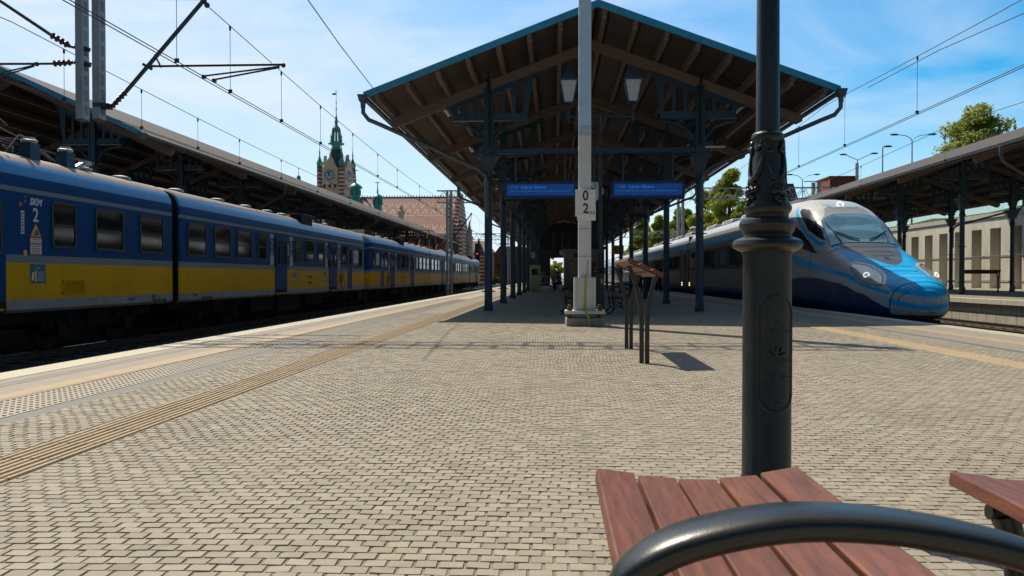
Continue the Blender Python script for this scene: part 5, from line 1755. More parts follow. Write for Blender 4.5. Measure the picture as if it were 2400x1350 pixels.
# ================================================================ TREES
def foliage(name, c1, c2):
    m = M(name, c1, .65, 0, .45, 1.3, spec=.3)
    t = m.node_tree
    inf = t.nodes.new("ShaderNodeNewGeometry")
    b = t.nodes["Principled BSDF"]; src = b.inputs['Base Color'].links[0].from_socket
    mm = t.nodes.new("ShaderNodeMix"); mm.data_type='RGBA'; mm.inputs[7].default_value = (*c2,1)
    t.links.new(inf.outputs['Random Per Island'], mm.inputs[0]); t.links.new(src, mm.inputs[6]); t.links.new(mm.outputs[2], b.inputs['Base Color'])
    tr = t.nodes.new("ShaderNodeBsdfTranslucent"); ms = t.nodes.new("ShaderNodeMixShader"); ms.inputs[0].default_value = .5
    t.links.new(mm.outputs[2], tr.inputs[0]); out = t.nodes["Material Output"]
    t.links.new(b.outputs[0], ms.inputs[1]); t.links.new(tr.outputs[0], ms.inputs[2]); t.links.new(ms.outputs[0], out.inputs[0])
    return m
lf1 = foliage('leaves_fresh', (.26,.32,.015), (.42,.44,.035))
lf2 = foliage('leaves_dark', (.16,.23,.015), (.27,.33,.025))
lf3 = foliage('leaves_maple', (.26,.33,.05), (.48,.50,.16))
bark = M('bark', (.07,.055,.04), .95, 0, .4, 5, .02, 12)
def tree(label, x, y, z0, h, r, seed, mat, leaf=.32, n=9000, trunk=.22, clumps=34, squash=1.0):
    rg = random.Random(seed)
    t = thing('tree', label, 'tree', (x, y, z0), 0, 'trees beyond the tracks')
    mb = MB()
    th = h*trunk
    mb.tube([(0,0,-.3),(.1,0,th*.5),(0,.1,th),(.2,.1,h*.5),(.1,0,h*.75)], [h*.024,h*.02,h*.017,h*.011,h*.004], 8)
    cl = []
    for i in range(clumps):
        a = rg.uniform(0,2*PI); v = rg.random()
        zz_ = th + (h-th)*(.06+.9*v)
        prof = math.sin(PI*min(.97,(.12+.86*v)))**.6 * (1.0-.25*v)
        rr = r*prof*rg.uniform(.25,.9)
        cr_ = r*rg.uniform(.22,.40)*(1-.35*v)
        c = Vector((rr*math.cos(a)*squash, rr*math.sin(a), min(zz_, h-cr_*.6)))
        cl.append((c, cr_))
        if i % 3 == 0:
            mb.tube([(0,0,max(th*.8,c.z*.55)), tuple(c*.5+Vector((0,0,c.z*.25))), tuple(c)], [h*.008,h*.005,h*.002], 5)
    mb.build('trunk', bark, t, smooth=60)
    V, Fs = [], []
    tot = sum(c[1]**2 for c in cl)
    for c, cr_ in cl:
        for k in range(int(n*cr_**2/tot)):
            d = Vector((rg.gauss(0,1),rg.gauss(0,1),rg.gauss(0,1))).normalized()
            rad_ = cr_*(rg.random()**.4)*(1+.18*rg.gauss(0,1)*.5)
            p = c + Vector((d.x,d.y,d.z*.8))*rad_
            nn = (d + Vector((rg.gauss(0,.6),rg.gauss(0,.6),rg.gauss(0,.6)+.3))).normalized()
            a = nn.orthogonal().normalized(); b_ = nn.cross(a)
            q = rg.uniform(0,2*PI); a, b_ = a*math.cos(q)+b_*math.sin(q), b_*math.cos(q)-a*math.sin(q)
            s_ = leaf*rg.uniform(.5,1.1); o = len(V)
            V += [tuple(p-a*s_*.5), tuple(p+b_*s_*.32+nn*s_*.06), tuple(p+a*s_*.5), tuple(p-b_*s_*.32+nn*s_*.06)]
            Fs.append((o,o+1,o+2,o+3))
    me = bpy.data.meshes.new('crown'); me.from_pydata(V, [], Fs); me.materials.append(mat); me.update()
    o = bpy.data.objects.new('crown', me); COL.objects.link(o); o.parent = t
    return t
def tpx(pxc, ytop, Y, pw, z0=-.8):
    c = at(pxc, ytop, Y=Y); return c.x, Y, z0, c.z-z0, pw/2*Y/F
for i, (pxc, ytop, Y, pw, lab, m_) in enumerate((
    (1708, 394, 150, 125, 'tallest bright green leafy tree behind the long gantry, left of the big lamp post', lf1),
    (1652, 436, 158, 90, 'yellow green tree just left of the tallest tree, behind the twin posts', lf1),
    (1600, 478, 165, 95, 'darker tree seen behind the twin gantry posts', lf2),
    (1548, 500, 172, 80, 'leafy tree seen between two blue columns, right of the orange sign', lf1),
    (1505, 516, 180, 80, 'fresh green tree lowest in the row, just above the coaches', lf1),
    (1740, 470, 140, 100, 'dark green tree immediately behind the big lamp post garland', lf2))):
    x, y, z0, h, r = tpx(pxc, ytop, Y, pw)
    tree(lab, x, y, z0, h, r*1.08, 11+i, m_, leaf=.62, n=30000, trunk=.06, clumps=70)
x, y, z0, h, r = tpx(2296, 246, 60, 190, 7.6)
tree('leafy tree with upright sprigs rising behind the right hand canopy roof', x, y, 7.0, h+.6, r, 31, lf3, leaf=.30, n=17000, trunk=.12, clumps=70)
x, y, z0, h, r = tpx(2385, 285, 58, 60, 7.6)
tree('smaller tree at the right edge just showing over the canopy roof', x, y, 7.0, h, r, 35, lf3, leaf=.30, n=7000, trunk=.2, clumps=24)
x, y, z0, h, r = tpx(1161, 648, 190, 26, -.8)
tree('small bush beside the far brick building at the end of the left track', x, y, -.8, h, r, 37, lf2, leaf=.5, n=1500, trunk=.1, clumps=12)
x, y, z0, h, r = tpx(1300, 600, 200, 60, -.8)
tree('tree seen through the far end of the canopy tunnel', x, y, -.8, h, r, 38, lf1, leaf=.6, n=3000, trunk=.15, clumps=20)

# ================================================================ STATION BUILDING, TOWER
tile = M('roof_tiles', (.33,.155,.135), .75, 0, .18, 1.2)
xx, yy, zz = coords(tile)                      # local: x along the ridge, z height above eave
zlen = zz
row_ = (zlen / .42).mod(1.0).lt(.22)
overlay(tile, row_ * .55, (.13,.06,.05))
zd = (((xx / 2.05).mod(1.0) - .5).abs() * 2.05)
zd2 = ((((xx + 1.025) / 2.05).mod(1.0) - .5).abs() * 2.05)
def chev(z0, inv=False, h=1.5):
    u = (zlen - z0) / h
    v = (zd - u * .62).abs() if not inv else (zd2 + u * .62 - .62).abs()
    return v.lt(.13) * u.gt(.0) * u.lt(1.0)
creamc = (.47,.37,.22)
overlay(tile, chev(6.9).mx(chev(5.2, True)).mx(chev(.9)), creamc)
overlay(tile, (zlen.gt(4.75) * zlen.lt(4.95) + zlen.gt(.35) * zlen.lt(.55)) * .7, (.45,.40,.32))
stone = M('cream_stone', (.70,.56,.45), .85, 0, .15, .8, dirt=(.22,.18,.13), dirt_amt=.35)
striped = M('striped_stone', (.70,.56,.45), .85, 0, .12, .8)
xx, yy, zz = coords(striped)
overlay(striped, (zz / 1.0).mod(1.0).lt(.48), (.27,.075,.055))
brick = M('red_brick', (.20,.06,.04), .85, 0, .2, 1.5)
xx, yy, zz = coords(brick)
overlay(brick, (zz / .3).mod(1.0).lt(.18) * .4, (.25,.2,.16))
copper = M('copper_green', (.10,.40,.31), .6, .1, .3, 1.5, dirt=(.03,.07,.06), dirt_amt=.5)
copper2 = M('copper_bright', (.02,.32,.30), .5, .1, .15, 1.5)
copd = M('copper_dark', (.025,.075,.07), .5, .2, .3, 2)
YB = 190.0
H0 = thing('station_hall', 'long station hall with red tiled roof in cream zigzag pattern behind the left canopy', 'station building', (0, YB, 0))
xl, xr = at(690,545,Y=YB).x, at(1058,545,Y=YB).x
ze_, zr_ = at(1000,548,Y=YB).z, at(1000,462,Y=YB+12).z
mb = MB(); W = xr-xl; hh = zr_-ze_
mb.add([(0,0,0),(W,0,0),(W,12,hh),(W*.02+6,12,hh)], [(0,1,2,3)]); mb.add([(0,24,0),(W,24,0),(W,12,hh),(W*.02+6,12,hh)], [(0,3,2,1)]); mb.add([(0,0,0),(W*.02+6,12,hh),(0,24,0)], [(0,1,2)])
rf = mb.build('roof', tile, H0, loc=(xl, 0, ze_))
mb = MB()
for i in range(int(W/.7)): mb.bar((i*.7+6,12,hh),(i*.7+6,12,hh+.5),.16,.16)
mb.box(6,W,11.9,12.1,hh,hh+.12)
mb.build('ridge_crest', copd, rf)
mb = MB(); mb.box(xl,xr,.4,23.6,-.8,ze_); mb.build('wall', brick, H0)
mb = MB(); mb.box(xl-.4,xr+.2,-.3,24.3,ze_-.7,ze_-.01); mb.build('cornice', stone, H0)
for px in (600, 645, 700, 760, 820, 880, 930, 975, 1015):
    x = at(px,600,Y=YB).x
    mb = MB(); mb.prism([(x-.9,1.2),(x+.9,1.2),(x+.9,5.4)]+[(x+.9*math.cos(PI*i/8), 5.4+.9*math.sin(PI*i/8)) for i in range(9)]+[(x-.9,5.4)], .30,.38)
    mb.build('window', pane_m, H0)
# stepped gable at the right end
mb = MB(); xg = xr
steps = []
n = 7
for i in range(n):
    y0_, y1_ = -1 + i*13/n, -1+(i+1)*13/n; z_ = ze_ + hh*(i+1)/n + .8
    mb.box(xg, xg+1.2, y0_, y1_, -.8, z_); mb.box(xg, xg+1.2, 24-y1_+1, 24-y0_+1, -.8, z_)
    mb.lathe([(.35,0),(.3,.5),(.1,1.1),(.0,1.7)], (xg+.6, y0_+.6, z_), 6)
mb.build('gable', striped, H0)
mb = MB()
for px, zt_, w_ in ((1053,at(0,470,Y=YB).z,1.1),(1076,at(0,515,Y=YB).z,1.5)):
    x = at(px,600,Y=YB-1.5).x
    mb.box(x-w_/2,x+w_/2,-2,0,-.8,zt_-3); mb.box(x-w_/2-.3,x+w_/2+.3,-2.2,.2,zt_-3.4,zt_-3)
    mb.lathe([(w_*.5,0),(w_*.45,.8),(w_*.6,1.0),(w_*.3,1.6),(w_*.35,2.0),(w_*.08,3.2),(.02,4.6)], (x,-1,zt_-3), 8)
mb.build('pinnacle', striped, H0)
x = at(1066,600,Y=YB-2).x
mb = MB(); mb.prism([(x-.9,2),(x+.9,2),(x+.9,9)]+[(x+.9*math.cos(PI*i/8), 9+1.6*math.sin(PI*i/8)) for i in range(9)]+[(x-.9,9)], -2.1,-1.9); mb.build('arched_window', pane_m, H0)
mb = MB()
x = at(938,500,Y=YB).x; zt_ = at(938,478,Y=YB).z; zb_ = at(938,520,Y=YB).z
mb.lathe([(.75,0),(.7,1.8),(.95,2.1),(.95,2.9),(.55,3.2),(.45,3.7),(.12,4.3),(.02,zt_-zb_)], (x,1.0,zb_-.2), 10); mb.box(x-.7,x+.7,.4,2.6,ze_,zb_)
mb.build('chimney_pinnacle', stone, H0)
# green turrets on the hips
def turret(label, px, ytop, ybot, Y, r):
    a, b_ = at(px, ybot, Y=Y), at(px, ytop, Y=Y)
    h = b_.z-a.z
    t = thing('turret', label, 'turret', (a.x, Y, a.z), 0, 'small green copper turrets on the station roof')
    mb = MB(); mb.lathe([(r*.75,-3),(r*.75,0),(r*.8,h*.30),(r*1.15,h*.31),(r*1.1,h*.34),(r*.9,h*.40),(r*.5,h*.46),(r*.16,h*.5),(r*.12,h*.6),(r*.25,h*.63),(r*.1,h*.66),(r*.06,h*.9),(.02,h)], n=10)
    mb.build('cupola', copper2, t, smooth=40)
    mb = MB()
    for i in range(6): a_ = i*PI/3; mb.cbox((r*.78*math.cos(a_), r*.78*math.sin(a_), h*.16), (.25,.25,h*.2))
    mb.cbox((0,0,h*.93),(r*.9,.08,.15)); mb.build('louvre', copd, t)
    return t
turret('bright green copper turret just right of the clock tower', 833, 395, 462, YB+2, 1.55)
turret('lower bright green turret on the roof slope left of the zigzag tiles', 885, 424, 484, YB, 1.35)
turret('tiny green finial peeping over the dark canopy left of the clock tower', 700, 392, 428, YB, .5)
# clock tower ------------------------------------------------------------------
YT = 205.0
ct = at(789, 600, Y=YT)
TW_ = thing('clock_tower', 'tall station clock tower with striped corner piers, green copper spire and blue clock face', 'clock tower', (ct.x, YT, 0), R(-12))
def tzp(py): return at(789, py, Y=YT).z
HWt = 33/F*YT                                   # half width
mb = MB(); mb.box(-HWt*.86,HWt*.86,-HWt*.86,HWt*.86,-.8,tzp(399)); mb.build('shaft', stone, TW_)
for sx in (-1,1):
    for sy in (-1,1):
        p = MB().lathe([(HWt*.20,-.8),(HWt*.20,tzp(392))], (sx*HWt*.86,sy*HWt*.86,0), 8).build('corner_pier', striped, TW_)
        MB().lathe([(HWt*.20,tzp(403)),(HWt*.20,tzp(388)),(HWt*.24,tzp(386)),(HWt*.19,tzp(382)),(HWt*.10,tzp(375)),(HWt*.04,tzp(368)),(HWt*.05,tzp(362)),(HWt*.02,tzp(352)),(.03,tzp(338))], (sx*HWt*.86,sy*HWt*.86,0), 8).build('turret_cap', copper, p, smooth=30)
def gable_face(rotz):
    rt = Matrix.Rotation(rotz, 4, 'Z')
    mb = MB()
    y = -HWt*.93
    zc_ = tzp(415); r = HWt*.40
    poly = [(-HWt*.62,tzp(442)),(HWt*.62,tzp(442)),(HWt*.62,tzp(398)),(HWt*.46,tzp(396)),(HWt*.26,tzp(386)),(HWt*.16,tzp(378)),(HWt*.05,tzp(374)),(0,tzp(364)),(-HWt*.05,tzp(374)),(-HWt*.16,tzp(378)),(-HWt*.26,tzp(386)),(-HWt*.46,tzp(396)),(-HWt*.62,tzp(398))]
    mb.prism(poly, y-.25, y+.6, 'XZ', 0, rt)
    g = mb.build('gable', stone, TW_)
    rot = (rt @ Matrix.Rotation(R(90), 4, 'X')).to_3x3()
    c = rt @ Vector((0,y-.27,zc_))
    f = MB().lathe([(r*1.12,0),(r*1.12,.15),(r,.16)], c, 32, rot=rot).build('clock_rim', stone, g)
    f2 = MB().lathe([(r*.98,.0),(r*.98,.04)], rt @ Vector((0,y-.43,zc_)), 32, rot=rot).build('clock_face', clockw, f)
    mb = MB()
    for i in range(12):
        a = i*PI/6
        d = Vector((math.sin(a),0,math.cos(a)))
        mb.bar(rt @ (Vector((0,y-.5,zc_))+d*r*.66), rt @ (Vector((0,y-.5,zc_))+d*r*.95), .28,.06, up=tuple((rt @ Vector((0,1,0)))))
    for a, l, w_ in ((R(-12),.55,.30),(R(-28),.8,.2)):
        d = Vector((math.sin(a),0,math.cos(a))); mb.bar(rt @ (Vector((0,y-.55,zc_))-d*r*.15), rt @ (Vector((0,y-.55,zc_))+d*r*l), w_,.06, up=tuple(rt @ Vector((0,1,0))))
    mb.build('clock_hands', clockb, f2)
    mb = MB()
    for x in (-.42,0,.42): mb.prism([(x*HWt-.35,tzp(443)),(x*HWt+.35,tzp(443)),(x*HWt+.35,tzp(437)),(x*HWt,tzp(435)),(x*HWt-.35,tzp(437))], y-.32, y-.26, 'XZ', 0, rt)
    mb.build('window', pane_m, g)
clockw = M('tower_clock_face', (.45,.52,.60), .5, 0, .08); clockb = M('tower_clock_marks', (.02,.04,.10), .5)
for k in range(4): gable_face(k*PI/2)
mb = MB()
mb.lathe([(HWt*.62,tzp(400)),(HWt*.56,tzp(384)),(HWt*.42,tzp(374)),(HWt*.50,tzp(366)),(HWt*.46,tzp(358)),(HWt*.34,tzp(351))], n=8, ph=PI/8)
mb.build('spire_base', copd, TW_, smooth=30)
mb = MB()
mb.lathe([(HWt*.42,tzp(352)),(HWt*.30,tzp(345)),(HWt*.33,tzp(340)),(HWt*.50,tzp(338)),(HWt*.50,tzp(336)),(HWt*.40,tzp(335)),(HWt*.40,tzp(333))], n=8, ph=PI/8)
for i in range(8):
    a = PI/8+i*PI/4
    for rr, z0_, z1_ in ((.38,333,322),(.30,333,306)):
        mb.bar((HWt*rr*math.cos(a),HWt*rr*math.sin(a),tzp(z0_)),(HWt*rr*.85*math.cos(a),HWt*rr*.85*math.sin(a),tzp(z1_)),.32,.32)
    mb.lathe([(.18,0),(.02,1.0)], (HWt*.38*math.cos(a),HWt*.38*math.sin(a),tzp(322)), 5)
    mb.ball((HWt*.5*math.cos(a),HWt*.5*math.sin(a),tzp(337)), .3, 6)
mb.lathe([(HWt*.27,tzp(308)),(HWt*.32,tzp(305)),(HWt*.30,tzp(301)),(HWt*.20,tzp(297)),(HWt*.10,tzp(293)),(HWt*.13,tzp(284)),(HWt*.08,tzp(281)),(HWt*.10,tzp(278)),(HWt*.03,tzp(270)),(.10,tzp(258)),(.28,tzp(256)),(.09,tzp(254)),(.08,tzp(242)),(.22,tzp(240)),(.06,tzp(238)),(.04,tzp(210))], n=8)
mb.box(-.1,.1,-.1,.1,tzp(333),tzp(306))
mb.build('spire', copper, TW_, smooth=20)
mb = MB(); mb.box(-1.1,.1,-.04,.04,tzp(222),tzp(218)); mb.box(-.5,.5,-.04,.04,tzp(214),tzp(213.4)); mb.build('weather_vane', copd, TW_)
# right-hand brick building at the end of the tracks -----------------------------
YR = 225.0
bb_ = thing('brick_building', 'red brick building with hipped roof and conical turret beyond the commuter train', 'brick building', (0, YR, 0))
x0_, x1_ = at(1083,600,Y=YR).x, at(1153,600,Y=YR).x
ze2, zr2 = at(1100,592,Y=YR).z, at(1100,562,Y=YR).z
MB().box(x0_,x1_,0,14,-.8,ze2).build('wall', brick, bb_)
mb = MB(); mb.add([(x0_,-.3,ze2),(x1_+.3,-.3,ze2),(x1_-2.2,7,zr2),(x0_,7,zr2),(x0_,14,ze2),(x1_+.3,14,ze2)], [(0,1,2,3),(3,2,5,4),(1,5,2)]); mb.build('roof', tile2 := M('roof_tiles_plain', (.22,.10,.08), .8, 0, .2, 1), bb_)
x = at(1122,600,Y=YR-3).x
mb = MB(); mb.lathe([(1.7,-.8),(1.7,at(0,600,Y=YR-3).z)], (x,-3,0), 10); mb.build('turret_wall', striped, bb_)
mb = MB(); mb.lathe([(2.0,at(0,600,Y=YR-3).z),(1.2,at(0,585,Y=YR-3).z),(.5,at(0,572,Y=YR-3).z),(.03,at(0,560,Y=YR-3).z)], (x,-3,0), 10); mb.build('turret_roof', copd, bb_, smooth=30)
for px in (1090,1100,1110,1132,1140,1148):
    for zt_ in (605, 628, 648):
        p = at(px,zt_,Y=YR); MB().box(p.x-.5,p.x+.5,-.08,-.02,p.z-1.1,p.z+.8).build('window', pane_m, bb_)
t = thing('spire_pinnacle', 'slim stone pinnacle rising in front of the far brick building', 'pinnacle', (at(1100,600,Y=200).x, 200, 0))
q = lambda py: at(1100,py,Y=200).z
MB().lathe([(.9,-.8),(.9,q(560)),(1.1,q(558)),(.7,q(552)),(.7,q(542)),(1.0,q(541)),(.5,q(538)),(.3,q(530)),(.05,q(516))], n=8).build('shaft', stone, t)
t = thing('red_building', 'low red building beyond the end of the platform edge', 'building', (0, 215, 0))
x0_, x1_ = at(1158,600,Y=215).x, at(1240,600,Y=215).x
MB().box(x0_,x1_,0,10,-.8,at(0,600,Y=215).z).build('wall', brick, t)
mb = MB(); mb.prism([(x0_-.3,at(0,600,Y=215).z),(x1_+.3,at(0,600,Y=215).z),(x1_-1,at(0,580,Y=215).z),(x0_+1.5,at(0,580,Y=215).z)], -.3, 10.3); mb.build('roof', tile2, t)
for px in (1166,1182,1198):
    p = at(px,628,Y=215); MB().box(p.x-.6,p.x+.6,-.08,-.02,p.z-1.4,p.z+1).build('window', pane_m, t)
# right skyline
YQ = 120
t = thing('brick_tower_block', 'plain red brick block rising behind the right hand canopy roof', 'building', (0, YQ, 0))
a, c = at(1945,440,Y=YQ), at(2010,415,Y=YQ)
MB().box(a.x,c.x,0,6,6,c.z).build('wall', brick2 := M('brick_plain', (.25,.075,.05), .85, 0, .12, 1), t)
MB().box(a.x-.15,c.x+.15,-.15,6.15,c.z,c.z+.18).build('parapet', brick2, t)
MB().box(a.x+3.6,a.x+4.0,-.4,-.05,c.z-2,c.z+2.0).build('antenna', galv, t)
t = thing('dark_roofed_house', 'steep dark slate roof showing between the lamp post and the high speed train', 'house', (0, 110, 0))
a, c = at(1842,470,Y=110), at(1875,430,Y=110)
mb = MB(); mb.prism([(a.x-4,6.5),(a.x+3.2,6.5),(a.x+1.0,c.z),(a.x-3,c.z)], 0, 8); mb.build('roof', M('slate', (.06,.065,.08), .6), t)
MB().box(a.x-3.8,a.x+3,.2,7.8,-.8,6.5).build('wall', stone, t)
# street lamps on the hill
def hill_lamp(label, px, ytop, ybot, Y, arms, straight=False, base=7.5):
    p = at(px, ytop, Y=Y); t = thing('road_lamp', label, 'road lamp', (p.x, Y, base), 0, 'tall lamps of the road above the wall')
    h = p.z - base; s_ = Y/F
    MB().tube([(0,0,-1),(0,0,h*.5),(0,0,h- (14 if not straight else 1)*s_)], [.12,.09,.07], 8).build('pole', galv, t)
    for dx, dy in arms:
        mb = MB(); ex_ = dx*s_
        if straight: mb.tube([(0,0,h-1*s_),(ex_*.8,0,h+dy*s_)], .05, 6)
        else: mb.tube([(0,0,h-14*s_),(ex_*.1,0,h-8*s_),(ex_*.35,0,h-2.5*s_),(ex_*.8,0,h)], .05, 6)
        ar_ = mb.build('arm', galv, t, smooth=60)
        mb = MB(); mb.ball((ex_*.9,0,h+(dy*s_ if straight else 0)), .35, 10, 0, (1.5,.7,.35)); mb.build('lamp_head', zinc, ar_, smooth=60)
hill_lamp('double armed curved road lamp above the right hand canopy, left of the leafy tree', 2138, 315, 380, 95, ((-44,0),(50,0)))
hill_lamp('double armed road lamp with straight slanting arms above the canopy ridge', 2010, 374, 430, 110, ((-36,12),(42,14)), True)
hill_lamp('slim single armed road lamp between the two double road lamps', 2069, 344, 410, 95, ((13,1),), True)
hill_lamp('double armed curved road lamp over the nose of the high speed train', 1881, 409, 470, 125, ((-32,0),(36,0)), base=-.8)
t = thing('pylon_stub', 'pale short mast with a crossbar behind the roof of the high speed train', 'mast', (at(1912,430,Y=100).x, 100, -.8))
mb = MB()
zt_ = at(1912,428,Y=100).z+.8
for dx in (-.3,.35): mb.box(dx-.2,dx+.2,-.2,.2,0,zt_)
mb.box(-1.4,1.5,-.06,.06,zt_+.1,zt_+.2); mb.build('mast', galv, t)
# railway signal
Ys = 119; p = at(1119, 670, Y=Ys)
sg_ = thing('railway_signal', 'dark railway signal with a red light on a red and white banded mast', 'railway signal', (p.x, Ys, -.7))
zz0 = at(1119,615,Y=Ys).z+.7; zz1 = at(1119,570,Y=Ys).z+.7
mb = MB(); k = 0; n_ = 9
for i in range(n_): mb.box(-.09,.09,-.09,.09, zz0*i/n_, zz0*(i+1)/n_, i % 2)
mb.build('mast', [stick_w, redp], sg_)
h_ = MB().box(-.38,.38,-.2,.2,zz0,zz1).build('signal_head', black, sg_, bevel=.05)
MB().lathe([(.13,0),(.13,.06)], (0,-.22,zz0+(zz1-zz0)*.45), 12, rot=Matrix.Rotation(R(90),3,'X')).build('red_light', M('signal_red', (.6,.02,.02), .4, emit=(1,.03,.02), estr=1.2), h_)

# ================================================================ UNDER THE CANOPY
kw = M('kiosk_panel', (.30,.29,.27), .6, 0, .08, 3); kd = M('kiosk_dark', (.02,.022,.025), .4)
k_ = thing('kiosk', 'pale panelled kiosk standing on the platform deep under the canopy', 'kiosk', (2.0, 58, 0))
MB().box(-1.3,1.6,0,5,0,3.0).build('wall', kw, k_)
MB().box(-1.4,1.7,-.1,5.1,3.0,3.2).build('roof', kd, k_)
MB().box(-.9,1.2,-.03,-.002,1.1,2.1).build('window', pane_m, k_)
MB().box(-.6,.5,-.05,-.004,2.4,2.7).build('fascia_sign', displ, k_)
t = thing('ticket_machine', 'upright pale yellow and white ticket machine by the left row of columns', 'ticket machine', (at(1254,640,Y=52).x, 52, 0))
MB().box(-.35,.35,-.25,.25,0,1.75).build('cabinet', M('machine_panel', (.42,.42,.22), .5), t, bevel=.03)
MB().box(-.2,.2,-.262,-.252,1.1,1.5).build('screen', pane_m, t)
def sign(nm, label, cat, px0, px1, py0, py1, Y, m_, top, tx_=None, tm=None):
    a, c = at(px0,py1,Y=Y), at(px1,py0,Y=Y); w_ = (c.x-a.x)/2; h = c.z-a.z
    t = thing(nm, label, cat, ((a.x+c.x)/2, Y, a.z))
    pn = MB().box(-w_,w_,-.04,.04,0,h).build('panel', m_, t, bevel=.01)
    for x in (-w_*.7,w_*.7): MB().tube([(x,0,h),(x,0,top-a.z)], .02, 6).build('hanger', iron, t)
    if tx_: text(tx_, h*.6, (-w_*.45,-.042,h*.5), '-Y', tm, pn)
    return t
sign('hanging_sign', 'orange sign with a black triangle symbol seen between the right hand columns', 'sign', 1433, 1462, 575, 596, 50, M('sign_orange', (.55,.27,.02), .5), 4.4, 'A', black)
sign('hanging_sign', 'small white and red sign hanging by the left row of columns', 'sign', 1245, 1254, 591, 605, 47, M('sign_white', (.45,.42,.38), .5), 4.4)
t = thing('guard_railing', 'pale metal railing around the stairwell far under the canopy', 'railing', (-.4, 66, 0))
mb = MB()
for z in (.5,1.05): mb.tube([(-1.2,0,z),(2.2,0,z)], .03, 6)
for i in range(18): mb.tube([(-1.2+.2*i,0,0),(-1.2+.2*i,0,1.05)], .015, 5)
mb.build('rail', galv, t)
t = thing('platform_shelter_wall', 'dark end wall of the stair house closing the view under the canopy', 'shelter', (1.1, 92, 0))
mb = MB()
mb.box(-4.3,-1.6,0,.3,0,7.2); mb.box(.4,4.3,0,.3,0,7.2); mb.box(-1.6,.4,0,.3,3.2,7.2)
mb.build('wall', kd, t)

